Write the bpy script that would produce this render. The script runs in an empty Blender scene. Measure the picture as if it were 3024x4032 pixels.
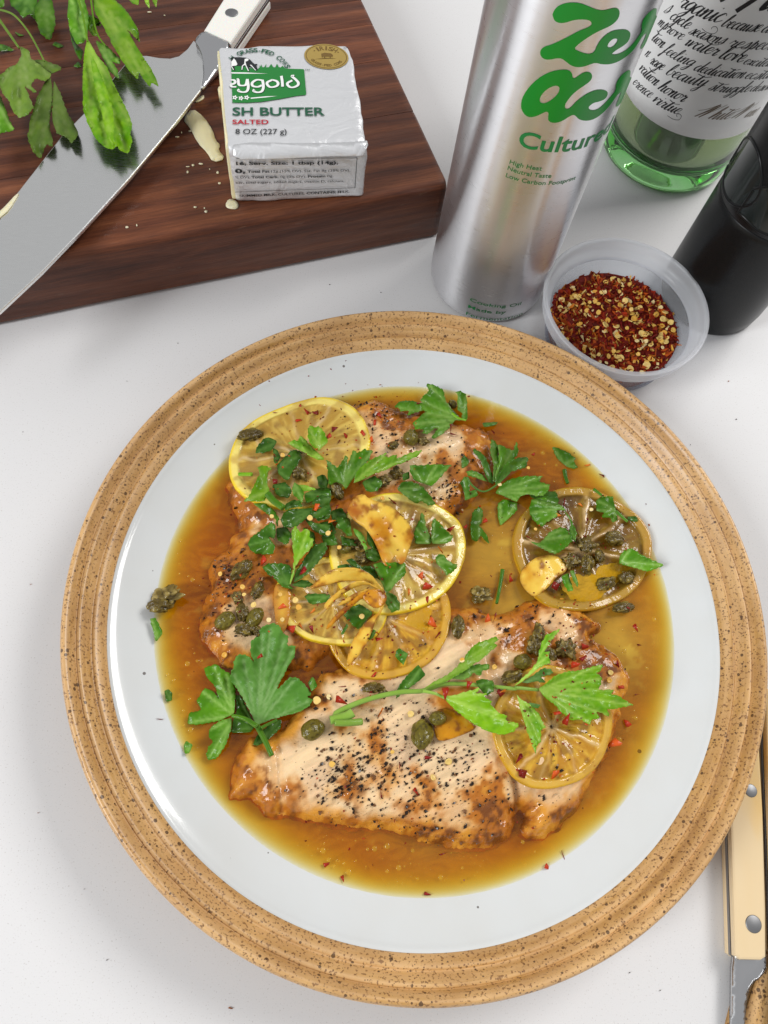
import bpy, bmesh, math, random
import numpy as np
from mathutils import Vector, Matrix
from mathutils.geometry import delaunay_2d_cdt

# ------------------------------------------------------------------ camera, light, exposure
# all lengths below are in centimetres; meshes are stored in metres (CM)
CM = 0.01
FPX, NADX, NADY, CAMH = 3028.0, 1238.0, 3315.0, 34.6      # focal length (px of a 3024x4032 frame), nadir, height
_n = np.array([NADX-1512, NADY-2016, FPX]); _n /= np.linalg.norm(_n)
_x = np.array([1, 0, 0.])-_n*_n[0]; _x /= np.linalg.norm(_x)
_y = np.cross(_n, _x)
scene = bpy.context.scene
cam = bpy.data.objects.new('camera', bpy.data.cameras.new('camera'))
scene.collection.objects.link(cam)
_r = np.array([[_x[0], -_y[0], -_n[0]], [-_x[1], _y[1], _n[1]], [-_x[2], _y[2], _n[2]]])  # right, up, back in world axes
cam.matrix_world = Matrix(((_r[0][0], _r[1][0], _r[2][0], 0), (_r[0][1], _r[1][1], _r[2][1], 0), (_r[0][2], _r[1][2], _r[2][2], CAMH*CM), (0, 0, 0, 1)))
cam.data.sensor_fit = 'VERTICAL'; cam.data.sensor_height = 24.0; cam.data.lens = 24.0*FPX/4032
cam.data.clip_start = 0.01; cam.data.clip_end = 50
scene.camera = cam

world = bpy.data.worlds.new('World'); scene.world = world; world.use_nodes = True
bg = world.node_tree.nodes['Background']; bg.inputs[0].default_value = (0.975, 0.985, 1.0, 1); bg.inputs[1].default_value = 0.43
def lamp(name, loc, aim, size, power, col):
    d = bpy.data.lights.new(name, 'AREA'); d.shape = 'RECTANGLE'; d.size, d.size_y = size[0]*CM, size[1]*CM
    d.energy = power; d.color = col
    o = bpy.data.objects.new(name, d); scene.collection.objects.link(o)
    o.location = Vector(loc)*CM; o.rotation_euler = (Vector(aim)-Vector(loc)).to_track_quat('-Z', 'Y').to_euler()
    return o
lamp('window_light', (165, 120, 190), (4, 16, 0), (120, 95), 44.0, (1.0, 0.985, 0.96))
lamp('far_window_light', (-170, -60, 130), (4, 16, 0), (60, 110), 34.0, (0.97, 0.99, 1.0))
scene.view_settings.view_transform = 'Standard'; scene.view_settings.look = 'None'
scene.view_settings.exposure = 0.10; scene.view_settings.gamma = 1.0; scene.view_settings.use_curve_mapping = False
scene.cycles.use_denoising = True
scene.cycles.max_bounces = 10; scene.cycles.transmission_bounces = 10; scene.cycles.transparent_max_bounces = 24
scene.cycles.caustics_reflective = False
scene.cycles.sample_clamp_indirect = 6.0

# ------------------------------------------------------------------ geometry helpers
rng = random.Random(7); nrg = np.random.default_rng(5)
def rays(P):
    P = np.atleast_2d(np.asarray(P, float))
    d = np.c_[P-[1512, 2016], np.full(len(P), FPX)]
    return np.c_[d@_x, -(d@_y), -(d@_n)]
def at(P, z=0.0):
    """where the line of sight through frame points P meets the level z"""
    r = rays(P); z = np.broadcast_to(np.asarray(z, float), (len(r),))
    return r*((z-CAMH)/r[:, 2])[:, None]+[0, 0, CAMH]
def crop(ox, oy, s): return lambda *p: np.array([(ox+x/s, oy+y/s) for x, y in p])
c0 = crop(0, 0, 1.659); c1 = crop(800, 1450, 2.37); c2 = crop(1400, 1450, 2.37); c3 = crop(1950, 1700, 2.07375)
c4 = crop(700, 2050, 2.37); c5 = crop(1150, 2050, 2.37); c6 = crop(600, 2450, 2.07375); c7 = crop(1250, 2450, 2.07375)
c8 = crop(1850, 2350, 2.07375); q1 = crop(200, 1100, 1.185); q3 = crop(200, 2600, 1.185); q4 = crop(1600, 2600, 1.165)
cB = crop(850, 100, 1.8433); cC = crop(1600, 0, 1.7011); cZ = crop(2000, 0, 2.592); cW = crop(2480, 0, 3.05)
cK = crop(900, 150, 4.74); cM = crop(2600, 300, 2.012); cH = crop(2600, 2800, 1.795); cP = crop(2000, 850, 1.62)

ORG = {}
def thing(name, label, cat, org=(0, 0, 0), group=None, kind=None):
    o = bpy.data.objects.new(name, None); scene.collection.objects.link(o)
    o.empty_display_size = 0.01; o.location = Vector(org)*CM; ORG[o] = np.array(org, float)
    return tag(o, label, cat, group, kind)
def tag(o, label=None, cat=None, group=None, kind=None):
    if label: o['label'] = label
    if cat: o['category'] = cat
    if group: o['group'] = group
    if kind: o['kind'] = kind
    return o
def mk(name, V, F, mat, parent=None, smooth=True, org=None, attrs=None, col=None):
    """one mesh object from world vertices in cm"""
    V = np.asarray(V, float)
    if parent is not None: o0 = ORG[parent]
    elif org is not None: o0 = np.array(org, float)
    else: o0 = np.array([V[:, 0].mean(), V[:, 1].mean(), V[:, 2].min()])
    me = bpy.data.meshes.new(name)
    me.from_pydata(((V-o0)*CM).tolist(), [], [list(map(int, f)) for f in F])
    me.materials.append(mat)
    if smooth: me.polygons.foreach_set('use_smooth', [True]*len(me.polygons))
    for k, a in (attrs or {}).items():
        t = me.attributes.new(k, 'FLOAT', 'POINT'); t.data.foreach_set('value', np.asarray(a, np.float32))
    if col is not None:
        t = me.attributes.new('col', 'FLOAT_COLOR', 'POINT')
        t.data.foreach_set('color', np.c_[col, np.ones(len(col))].astype(np.float32).ravel())
    me.update()
    o = bpy.data.objects.new(name, me); scene.collection.objects.link(o); ORG[o] = o0
    if parent is not None: o.parent = parent
    else: o.location = Vector(o0)*CM
    return o
def lathe(prof, c, n=96, close=False):
    prof = np.array(prof, float); a = np.linspace(0, 2*np.pi, n, endpoint=False)
    V = np.concatenate([np.c_[c[0]+r*np.cos(a), c[1]+r*np.sin(a), np.full(n, z)] for r, z in prof])
    F = []; m = len(prof)
    for i in range(m-1+(1 if close else 0)):
        j = (i+1) % m
        for k in range(n): F.append((i*n+k, i*n+(k+1) % n, j*n+(k+1) % n, j*n+k))
    return V, F
def smooth_prof(P, sub=4):
    P = np.array(P, float); out = []
    for i in range(len(P)-1):
        p0, p1, p2, p3 = P[max(i-1, 0)], P[i], P[i+1], P[min(i+2, len(P)-1)]
        for t in np.linspace(0, 1, sub, endpoint=False):
            out.append(0.5*((2*p1)+(-p0+p2)*t+(2*p0-5*p1+4*p2-p3)*t*t+(-p0+3*p1-3*p2+p3)*t**3))
    out.append(P[-1]); return np.array(out)
def tube(path, rad, n=8, cap=True):
    path = np.asarray(path, float); m = len(path); rad = np.broadcast_to(np.asarray(rad, float), (m,))
    T = np.gradient(path, axis=0); T /= np.linalg.norm(T, axis=1)[:, None]+1e-9
    up = np.array([0, 0, 1.]); V = []
    for i in range(m):
        u = up if abs(T[i]@up) < .95 else np.array([1., 0, 0])
        s = np.cross(T[i], u); s /= np.linalg.norm(s); w = np.cross(s, T[i])
        for k in range(n):
            a = 2*np.pi*k/n; V.append(path[i]+rad[i]*(np.cos(a)*s+np.sin(a)*w))
    F = [(i*n+k, i*n+(k+1) % n, (i+1)*n+(k+1) % n, (i+1)*n+k) for i in range(m-1) for k in range(n)]
    if cap: F += [tuple(range(n))[::-1], tuple((m-1)*n+k for k in range(n))]
    return np.array(V), F
def prism(top, depth, bevel=0.06):
    """solid slab: top outline (k,3) with softened edges, going down by depth"""
    top = np.asarray(top, float); k = len(top); c = top.mean(0)
    area = 0.5*np.sum(top[:, 0]*np.roll(top[:, 1], -1)-np.roll(top[:, 0], -1)*top[:, 1])
    if area < 0: top = top[::-1]
    def inset(P, d):
        e = np.roll(P, -1, 0)-P; e /= np.linalg.norm(e, axis=1)[:, None]+1e-9
        nn = np.c_[-e[:, 1], e[:, 0]]; m = nn+np.roll(nn, 1, 0); m /= np.maximum((m*m).sum(1), .4)[:, None]/2
        Q = P.copy(); Q[:, :2] += m*d; return Q
    b = bevel; rows = []
    for d, z in ((b, 0), (b*.3, -b*.3), (0, -b), (0, -depth+b), (b*.3, -depth+b*.3), (b, -depth)):
        Q = inset(top, d); Q[:, 2] += z; rows.append(Q)
    V = np.concatenate(rows); F = [tuple(range(k))]
    for i in range(5):
        F += [(i*k+j, (i+1)*k+j, (i+1)*k+(j+1) % k, i*k+(j+1) % k) for j in range(k)]
    F.append(tuple(5*k+j for j in range(k))[::-1])
    return V, F
def chaikin(P, n=1, q=.25):
    P = np.asarray(P, float)
    for _ in range(n):
        N = np.roll(P, -1, 0); P = np.stack([P*(1-q)+N*q, P*q+N*(1-q)], 1).reshape(-1, 2)
    return P
def resample(P, s, closed=True):
    P = np.asarray(P, float); out = []
    n = len(P); R = range(n if closed else n-1)
    for i in R:
        a, b = P[i], P[(i+1) % n]; m = max(1, int(np.ceil(np.linalg.norm(b-a)/s)))
        out += [a+(b-a)*t/m for t in range(m)]
    if not closed: out.append(P[-1])
    return np.array(out)
def inside(Q, P):
    Q = np.asarray(Q); x, y = Q[:, 0], Q[:, 1]; c = np.zeros(len(Q), bool)
    for (x0, y0), (x1, y1) in zip(P, np.roll(P, -1, 0)):
        if y0 == y1: continue
        c ^= ((y0 > y) != (y1 > y)) & (x < (x1-x0)*(y-y0)/(y1-y0)+x0)
    return c
def segdist(Q, A, B):
    Q = np.asarray(Q, float); d = np.full(len(Q), 1e9)
    for a, b in zip(A, B):
        v = b-a; t = np.clip(((Q-a)@v)/(v@v+1e-9), 0, 1)
        d = np.minimum(d, np.hypot(*(Q-a-t[:, None]*v).T))
    return d
def polydist(Q, P): return segdist(Q, P, np.roll(P, -1, 0))
def fill(P, s, holes=()):
    """triangulated filled outline with inner points; returns points, triangles, outline length"""
    B = resample(P, s); loops = [B]+[resample(h, s) for h in holes]
    pts = np.concatenate(loops); edges = []; o = 0
    for L in loops:
        edges += [(o+i, o+(i+1) % len(L)) for i in range(len(L))]; o += len(L)
    lo, hi = B.min(0), B.max(0)
    gx, gy = np.meshgrid(np.arange(lo[0], hi[0], s), np.arange(lo[1], hi[1], s*.87)); gx = gx+(np.arange(gx.shape[0]) % 2)[:, None]*s/2
    G = np.c_[gx.ravel(), gy.ravel()]
    if len(G):
        G = G[inside(G, B)]
        for h in holes: G = G[~inside(G, h)] if len(G) else G
        if len(G): G = G[segdist(G, np.concatenate(loops), np.concatenate([np.roll(L, -1, 0) for L in loops])) > s*.45]
    A = np.concatenate([pts, G]) if len(G) else pts
    v, e, f, *_ = delaunay_2d_cdt([Vector(p) for p in A.tolist()], edges, [], 0, 1e-6)
    v = np.array([(p[0], p[1]) for p in v]); f = np.array([t for t in f if len(t) == 3])
    cen = v[f].mean(1); k = inside(cen, B)
    for h in holes: k &= ~inside(cen, h)
    return v, f[k]
def thicken(V, T, th, down=(0, 0, -1)):
    """shell below a triangulated sheet"""
    n = len(V); W = np.concatenate([V, V+np.asarray(down, float)*np.reshape(th, (-1, 1))])
    a, b, c = V[T[:, 0]], V[T[:, 1]], V[T[:, 2]]
    T = T.copy(); flip = np.cross(b-a, c-a)[:, 2] < 0; T[flip] = T[flip][:, ::-1]
    E = {}
    for t in T:
        for i in range(3):
            e = (t[i], t[(i+1) % 3]); E[e] = 1
    F = [tuple(t) for t in T]+[tuple(t[::-1]+n) for t in T]
    F += [(b, a, a+n, b+n) for (a, b) in E if (b, a) not in E]
    return W, F
def vnoise(x, y, seed=0):
    xi, yi = np.floor(x), np.floor(y); fx, fy = x-xi, y-yi; fx = fx*fx*(3-2*fx); fy = fy*fy*(3-2*fy)
    def h(a, b):
        v = np.sin(a*127.1+b*311.7+seed*74.7)*43758.5453; return v-np.floor(v)
    return (h(xi, yi)*(1-fx)+h(xi+1, yi)*fx)*(1-fy)+(h(xi, yi+1)*(1-fx)+h(xi+1, yi+1)*fx)*fy
def fbm(x, y, s, o=4, seed=0):
    v = 0; a = .5; t = 0
    for i in range(o): v = v+a*vnoise(x*s, y*s, seed+i*3.3); t += a; a *= .5; s *= 2.03
    return v/t
def ss(a, b, x):
    t = np.clip((x-a)/(b-a), 0, 1); return t*t*(3-2*t)
def mixc(a, b, f): return np.asarray(a)*(1-f[:, None])+np.asarray(b)*f[:, None]

# ------------------------------------------------------------------ materials
class Mat:
    def __init__(s, name, **kw):
        s.m = bpy.data.materials.new(name); s.m.use_nodes = True; s.t = s.m.node_tree; s.b = s.t.nodes['Principled BSDF']
        s.out = s.t.nodes['Material Output']
        for k, v in kw.items(): s.set(s.b, k.replace('_', ' '), v)
    def set(s, n, k, v):
        i = n.inputs[k]
        if hasattr(v, 'is_output') or isinstance(v, bpy.types.NodeSocket): s.t.links.new(v, i)
        elif isinstance(v, tuple) and len(v) == 3 and i.type == 'RGBA': i.default_value = (*v, 1)
        else: i.default_value = v
    def n(s, typ, out=0, _p=None, **kw):
        n = s.t.nodes.new('ShaderNode'+typ)
        for k, v in (_p or {}).items(): setattr(n, k, v)
        for k, v in kw.items(): s.set(n, int(k[1:]) if k[0] == 'i' and k[1:].isdigit() else k.replace('_', ' '), v)
        return n.outputs[out]
    def co(s, scale=(1, 1, 1), rot=(0, 0, 0), loc=(0, 0, 0)):
        """object coordinates in cm"""
        c = s.n('TexCoord', 3)
        c = s.n('Mapping', Vector=c, Scale=(100, 100, 100))
        return s.n('Mapping', Vector=c, Scale=scale, Rotation=rot, Location=loc)
    def noise(s, co, scale, detail=4, rough=.55, dist=0., out=0):
        return s.n('TexNoise', out, Vector=co, Scale=scale, Detail=float(detail), Roughness=rough, Distortion=dist)
    def ramp(s, f, *st):
        n = s.t.nodes.new('ShaderNodeValToRGB'); s.t.links.new(f, n.inputs[0]); e = n.color_ramp.elements
        while len(e) < len(st): e.new(.5)
        for x, (p, c) in zip(e, st): x.position = p; x.color = (*c, 1) if len(c) == 3 else c
        return n.outputs[0]
    def rng(s, f, a, b, c=0., d=1.): return s.n('MapRange', Value=f, i1=a, i2=b, i3=c, i4=d)
    def mix(s, f, a, b, mode='MIX'):
        n = s.t.nodes.new('ShaderNodeMix'); n.data_type = 'RGBA'; n.blend_type = mode
        for i, v in ((0, f), (6, a), (7, b)):
            s.set(n, i, v)
        return n.outputs[2]
    def math(s, op, a, b=0.): return s.n('Math', _p={'operation': op}, i0=a, i1=b)
    def bump(s, h, strength=.3, dist=.02, **kw): return s.n('Bump', Height=h, Strength=strength, Distance=dist*CM, **kw)
    def attr(s, name, out=0): return s.n('Attribute', out, _p={'attribute_name': name})

def plain(name, c, rough=.5, **kw): return Mat(name, Base_Color=c, Roughness=rough, **kw).m

m = Mat('quartz', Roughness=.5, Specular_IOR_Level=.3); co = m.co()
sp = m.ramp(m.noise(co, 14, 2), (.0, (.44, .41, .39)), (.31, (.44, .41, .39)), (.37, (.69, .68, .68)))
m.set(m.b, 'Base Color', m.mix(m.rng(m.noise(co, 26, 3), .3, .7), (.675, .665, .667), sp)); M_table = m.m

def walnut(name):
    m = Mat(name, Roughness=.42, Specular_IOR_Level=.35); rot = (0, 0, -math.radians(18.4))
    rnd = m.n('ObjectInfo', 5)
    c = m.co(); c = m.n('VectorMath', _p={'operation': 'ADD'}, i0=c, i1=m.n('CombineXYZ', i0=m.math('MULTIPLY', rnd, 37.), i1=m.math('MULTIPLY', rnd, 91.), i2=0.))
    c = m.n('Mapping', Vector=c, Rotation=rot)
    g = m.n('Mapping', Vector=c, Scale=(.10, 1.0, 1.0)); fine = m.n('Mapping', Vector=c, Scale=(.35, 9., 9.))
    warp = m.noise(g, 1.0, 6, .65, 1.6)
    w = m.n('TexWave', 1, _p={'bands_direction': 'Y'}, Vector=g, Scale=.22, Distortion=9., Detail=4., Detail_Scale=.9)
    base = m.ramp(m.math('ADD', m.math('MULTIPLY', w, .22), m.math('MULTIPLY', warp, .85)), (.22, (.040, .011, .0055)), (.45, (.092, .027, .012)), (.65, (.145, .045, .018)), (.9, (.22, .078, .032)))
    f = m.rng(m.noise(fine, 1.6, 5, .65), .35, .7, .72, 1.2)
    base = m.mix(1., base, m.n('CombineColor', i0=f, i1=f, i2=f), 'MULTIPLY')
    k = m.rng(rnd, 0, 1, .72, 1.3); base = m.mix(1., base, m.n('CombineColor', i0=k, i1=k, i2=k), 'MULTIPLY')
    pores = m.n('Mapping', Vector=c, Scale=(.8, 16., 16.))
    pr = m.rng(m.noise(pores, 1.3, 2), .62, .7); base = m.mix(m.math('MULTIPLY', pr, .4), base, (.022, .009, .006))
    scr = m.rng(m.noise(m.n('Mapping', Vector=c, Scale=(.5, 6., 1.), Rotation=(0, 0, .6)), 2.0, 2), .70, .76)
    base = m.mix(m.math('MULTIPLY', scr, .25), base, (.20, .12, .08))
    m.set(m.b, 'Base Color', base); m.set(m.b, 'Normal', m.bump(m.noise(fine, 1.6, 5), .35, .03))
    m.set(m.b, 'Roughness', m.rng(m.noise(g, 3, 3), .3, .7, .36, .55)); return m.m
M_wood = walnut('walnut')

m = Mat('blade_steel', Metallic=1., Base_Color=(.88, .88, .87), Roughness=.2); c = m.co(rot=(0, 0, math.radians(-27)), scale=(1.2, 30, 1))
m.set(m.b, 'Roughness', m.rng(m.noise(c, 1.2, 4), .3, .7, .14, .34)); m.set(m.b, 'Normal', m.bump(m.noise(c, 1.5, 3), .08, .01)); M_blade = m.m
M_steel = plain('polished_steel', (.62, .62, .63), .2, Metallic=1.)
M_dsteel = plain('tang_steel', (.33, .32, .32), .35, Metallic=1.)
M_rivet = plain('rivet_steel', (.27, .27, .275), .5, Metallic=1.)
M_ivory = plain('white_handle', (.80, .775, .72), .28, Subsurface_Weight=.1, Subsurface_Scale=.003)
m = Mat('cream_handle', Roughness=.22, Coat_Weight=.4, Coat_Roughness=.1); c = m.co(scale=(1, .25, 1), rot=(0, 0, .15))
m.set(m.b, 'Base Color', m.ramp(m.noise(c, .55, 2), (.35, (.77, .60, .37)), (.55, (.76, .58, .34)), (.68, (.78, .53, .22)))); M_cream = m.m
m = Mat('foil_paper', Base_Color=(.84, .84, .855), Metallic=.6, Roughness=.36); c = m.co()
h = m.math('ADD', m.noise(m.n('Mapping', Vector=c, Scale=(.35, 1.4, 1.4), Rotation=(0, 0, -.15)), 1.6, 5, .62, .6), m.math('MULTIPLY', m.math('ABSOLUTE', m.math('SUBTRACT', m.noise(c, .55, 4, .55, .8), .5)), 4.))
m.set(m.b, 'Normal', m.bump(h, .35, .12)); M_foil = m.m
m = Mat('butter', Base_Color=(.84, .74, .46), Roughness=.45, Subsurface_Weight=.35, Subsurface_Scale=.004); m.set(m.b, 'Subsurface Radius', (1, .8, .4))
m.set(m.b, 'Normal', m.bump(m.noise(m.co(), 3, 4), .5, .05)); M_butter = m.m
def ink(name, c, r=.4, **kw): return plain(name, c, r, **kw)
I_green = ink('print_green', (.012, .19, .03)); I_dgreen = ink('print_dark_green', (.012, .09, .045)); I_black = ink('print_black', (.012, .014, .016))
I_red = ink('print_red', (.45, .015, .03)); I_white = ink('print_white', (.82, .82, .8)); I_gold = ink('print_gold', (.52, .36, .10), .35, Metallic=.5)
I_dgold = ink('print_dark_gold', (.16, .09, .015)); I_can = ink('can_green', (.004, .235, .022), .28); I_cant = ink('can_text_green', (.010, .20, .05), .35)
I_script = ink('script_black', (.012, .012, .014), .5); I_brown = ink('script_brown', (.14, .09, .045), .4)
m = Mat('brushed_aluminium', Metallic=1., Base_Color=(.80, .80, .82), Roughness=.30, Anisotropic=.85, Anisotropic_Rotation=.25)
tg = m.n('Tangent', _p={'direction_type': 'RADIAL', 'axis': 'Z'}); m.set(m.b, 'Tangent', tg)
c = m.co(scale=(1, 1, 26)); m.set(m.b, 'Normal', m.bump(m.noise(c, 1.2, 3), .04, .01)); m.set(m.b, 'Roughness', m.rng(m.noise(c, 1.4, 3), .3, .7, .27, .34)); M_can = m.m
M_glass = Mat('green_glass', Base_Color=(.40, .86, .36), Transmission_Weight=1., Roughness=.0, IOR=1.5).m
m = Mat('white_wine', Base_Color=(.93, .95, .60), Transmission_Weight=1., Roughness=.0, IOR=1.34); M_wine = m.m
_m = Mat('label_paper', Base_Color=(.93, .93, .92), Roughness=.55); _mx = _m.n('MixShader', i0=.15, i1=_m.b.outputs[0], i2=_m.n('BsdfTranslucent', Color=(.85, .85, .83, 1))); _m.t.links.new(_mx, _m.out.inputs[0]); M_label = _m.m
m = Mat('black_plastic', Base_Color=(.006, .0065, .007), Roughness=.30, Specular_IOR_Level=.28); m.set(m.b, 'Roughness', m.rng(m.noise(m.co(), 30, 2), .3, .7, .26, .34)); M_black = m.m
M_smoke = plain('smoky_panel', (.006, .010, .009), .12, Coat_Weight=.5)
# cloudy plastic: part of the light goes straight through, the rest is scattered white
m = Mat('cloudy_plastic', Base_Color=(.93, .94, .96), Roughness=.22)
tr = m.n('BsdfTransparent', Color=(.95, .97, 1., 1)); tl = m.n('BsdfTranslucent', Color=(.93, .94, .97, 1))
mx = m.n('MixShader', i0=.55, i1=m.b.outputs[0], i2=tl); mx = m.n('MixShader', i0=.78, i1=mx, i2=tr); m.t.links.new(mx, m.out.inputs[0]); M_cup = m.m
m = Mat('milky_plastic', Base_Color=(.92, .93, .95), Roughness=.22); tl = m.n('BsdfTranslucent', Color=(.93, .94, .97, 1)); tr = m.n('BsdfTransparent', Color=(.97, .98, 1., 1))
mx = m.n('MixShader', i0=.5, i1=m.b.outputs[0], i2=tl); mx = m.n('MixShader', i0=.56, i1=mx, i2=tr); m.t.links.new(mx, m.out.inputs[0]); M_lip = m.m

def stoneware(name):
    m = Mat(name, Roughness=.42, Coat_Weight=.25, Coat_Roughness=.25); c = m.co()
    sep = m.n('SeparateXYZ', 0, Vector=c); x = sep; y = sep.node.outputs[1]
    r = m.math('SQRT', m.math('ADD', m.math('MULTIPLY', x, x), m.math('MULTIPLY', y, y)))
    a = m.math('ARCTAN2', y, x)
    ring = m.noise(m.n('CombineXYZ', i0=m.math('MULTIPLY', r, 2.6), i1=m.math('MULTIPLY', a, .8), i2=0.), 1., 4, .6)
    base = m.ramp(ring, (.28, (.30, .14, .035)), (.42, (.54, .295, .085)), (.55, (.69, .42, .175)), (.72, (.62, .34, .10)))
    mott = m.rng(m.noise(c, 3.2, 5, .7), .35, .7); base = m.mix(m.math('MULTIPLY', mott, .40), base, (.62, .38, .20))
    blot = m.rng(m.noise(c, .42, 5, .6), .42, .62); base = m.mix(m.math('MULTIPLY', blot, .45), base, (.42, .22, .08))
    grit = m.rng(m.noise(c, 9, 2), .57, .64); base = m.mix(m.math('MULTIPLY', grit, .75), base, (.17, .07, .022))
    vor = m.t.nodes.new('ShaderNodeTexVoronoi'); m.t.links.new(c, vor.inputs['Vector']); vor.inputs['Scale'].default_value = 4.2
    rs = m.n('SeparateColor', 0, Color=vor.outputs['Color']); size = m.rng(rs, .3, 1., .02, .33)
    cl = m.rng(m.noise(c, .9, 2), .35, .6, .45, 1.1)
    dn = m.math('ADD', vor.outputs['Distance'], m.math('MULTIPLY', m.math('SUBTRACT', m.noise(c, 9, 2), .5), .12))
    spk = m.math('LESS_THAN', dn, m.math('MULTIPLY', size, cl)); base = m.mix(m.math('MULTIPLY', spk, .82), base, (.045, .018, .008))
    v2 = m.t.nodes.new('ShaderNodeTexVoronoi'); m.t.links.new(c, v2.inputs['Vector']); v2.inputs['Scale'].default_value = 9.5
    r2 = m.n('SeparateColor', 1, Color=v2.outputs['Color']); s2 = m.math('LESS_THAN', v2.outputs['Distance'], m.math('MULTIPLY', m.rng(r2, .45, 1., 0., .42), m.rng(m.noise(c, .7, 3), .35, .6, .2, 1.1))); base = m.mix(m.math('MULTIPLY', s2, .75), base, (.10, .04, .014))
    m.set(m.b, 'Base Color', base); m.set(m.b, 'Normal', m.bump(m.noise(c, 7, 4, .65), .3, .03)); return m.m
M_stone = stoneware('speckled_stoneware')
m = Mat('white_glaze', Roughness=.12, Coat_Weight=.3, Coat_Roughness=.03); c = m.co()
vor = m.t.nodes.new('ShaderNodeTexVoronoi'); m.t.links.new(c, vor.inputs['Vector']); vor.inputs['Scale'].default_value = .85
rs = m.n('SeparateColor', 0, Color=vor.outputs['Color']); spk = m.math('LESS_THAN', vor.outputs['Distance'], m.rng(rs, .45, 1., 0., .075))
m.set(m.b, 'Base Color', m.mix(m.math('MULTIPLY', spk, .85), m.mix(m.rng(m.noise(c, .3, 2), .3, .7), (.655, .675, .68), (.63, .64, .63)), (.09, .07, .06))); M_glaze = m.m

# pan sauce: clear amber liquid whose colour comes from how deep it stands (attribute depth), with some cloudy butter in it
m = Mat('pan_sauce', Roughness=.06); c = m.co(); d = m.attr('depth', 2); cloud = m.attr('cloud', 2)
def beer(k): return m.math('POWER', math.exp(-k), d)
tr = m.n('BsdfTransparent', Color=m.n('CombineColor', i0=beer(.55), i1=beer(2.45), i2=beer(12.)))
sw = m.rng(m.noise(m.n('Mapping', Vector=c, Scale=(.5, 1, 1)), 1.4, 5, .6, 2.2), .42, .62)
dcol = m.mix(sw, (.30, .080, .0008), (.455, .148, .002)); dcol = m.mix(cloud, dcol, (.64, .41, .05))
fk = m.math('MULTIPLY', m.rng(d, 0.02, .5), m.rng(cloud, 0., 1., .52, .84))
di = m.n('BsdfDiffuse', Color=dcol); mx = m.n('MixShader', i0=fk, i1=tr, i2=di)
nb = m.bump(m.noise(c, 1.6, 4), .22, .03); gl = m.n('BsdfGlossy', Color=(1, 1, 1, 1), Roughness=.04, Normal=nb)
fr = m.math('MULTIPLY', m.n('Fresnel', IOR=1.40, Normal=nb), m.math('SUBTRACT', 1., m.n('NewGeometry', 6))); mx = m.n('MixShader', i0=fr, i1=mx, i2=gl); m.t.links.new(mx, m.out.inputs[0]); M_sauce = m.m

def food(name, rough=.4, coat=.6, crough=.12, bs=6, bump=.4, bd=.03, sss=0., **kw):
    """wet food: colour from the mesh (attribute col)"""
    m = Mat(name, Roughness=rough, Coat_Weight=coat, Coat_Roughness=crough, Coat_IOR=1.45, Specular_IOR_Level=.12, **kw); c = m.co()
    m.set(m.b, 'Base Color', m.attr('col', 0))
    nb = m.bump(m.math('ADD', m.noise(c, bs, 4, .6), m.math('MULTIPLY', m.noise(c, bs*.3, 3), 1.5)), bump, bd)
    m.set(m.b, 'Normal', nb); m.set(m.b, 'Coat Normal', m.bump(m.noise(c, bs*.45, 3, .5), min(1., bump*.9), bd*1.6))
    if sss: m.set(m.b, 'Subsurface Weight', sss); m.set(m.b, 'Subsurface Scale', .0025); m.set(m.b, 'Subsurface Radius', (1, .5, .25))
    return m.m
M_chick = food('seared_chicken', .5, .7, .06, 4, .9, .06, .06)
M_lemon = food('lemon_flesh', .5, .9, .05, 5, .7, .05, .06)
M_garlic = food('fried_garlic', .40, .45, .12, 4, .5, .04, .08)
M_caper = food('caper_skin', .5, .7, .06, 6, .7, .05)
M_flake = food('chili_flake', .4, .35, .2, 9, .4, .02)
M_flaked = food('dry_chili_flake', .55, .05, .3, 9, .4, .02)
M_seed = food('chili_seed', .4, .35, .2, 9, .2, .01)
M_pep = food('cracked_pepper', .45, .5, .15, 12, .4, .02)
def leafmat(name, a, b, v, rough=.36, wet=.25, tl=.28):
    m = Mat(name, Roughness=rough, Specular_IOR_Level=.14, Coat_Weight=wet*.8, Coat_Roughness=.07); c = m.co(); k = m.rng(m.noise(c, .8, 4, .6), .38, .62)
    rnd = m.n('ObjectInfo', 5)
    base = m.mix(k, a, b); base = m.mix(m.math('MULTIPLY', m.attr('vein', 2), .9), base, v)
    f = m.rng(rnd, 0, 1, .66, 1.32); base = m.mix(1., base, m.n('CombineColor', i0=f, i1=f, i2=f), 'MULTIPLY')
    m.set(m.b, 'Base Color', base)
    h = m.math('ADD', m.math('MULTIPLY', m.attr('vein', 2), -1.2), m.noise(c, 6, 3)); m.set(m.b, 'Normal', m.bump(h, .35, .03))
    t = m.n('BsdfTranslucent', Color=m.mix(.5, base, (.25, .42, .02))); mx = m.n('MixShader', i0=tl, i1=m.b.outputs[0], i2=t); m.t.links.new(mx, m.out.inputs[0]); return m.m
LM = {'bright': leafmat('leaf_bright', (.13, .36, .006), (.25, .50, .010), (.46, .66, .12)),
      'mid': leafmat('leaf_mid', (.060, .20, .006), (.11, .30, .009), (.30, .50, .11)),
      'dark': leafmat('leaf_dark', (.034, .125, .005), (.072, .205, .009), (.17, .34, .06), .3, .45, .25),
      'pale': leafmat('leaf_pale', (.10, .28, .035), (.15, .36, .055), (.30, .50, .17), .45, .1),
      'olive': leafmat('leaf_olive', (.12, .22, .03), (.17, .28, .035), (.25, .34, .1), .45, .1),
      'stem': leafmat('leaf_stem', (.26, .45, .05), (.33, .52, .09), (.4, .6, .2), .35, .3)}
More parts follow.
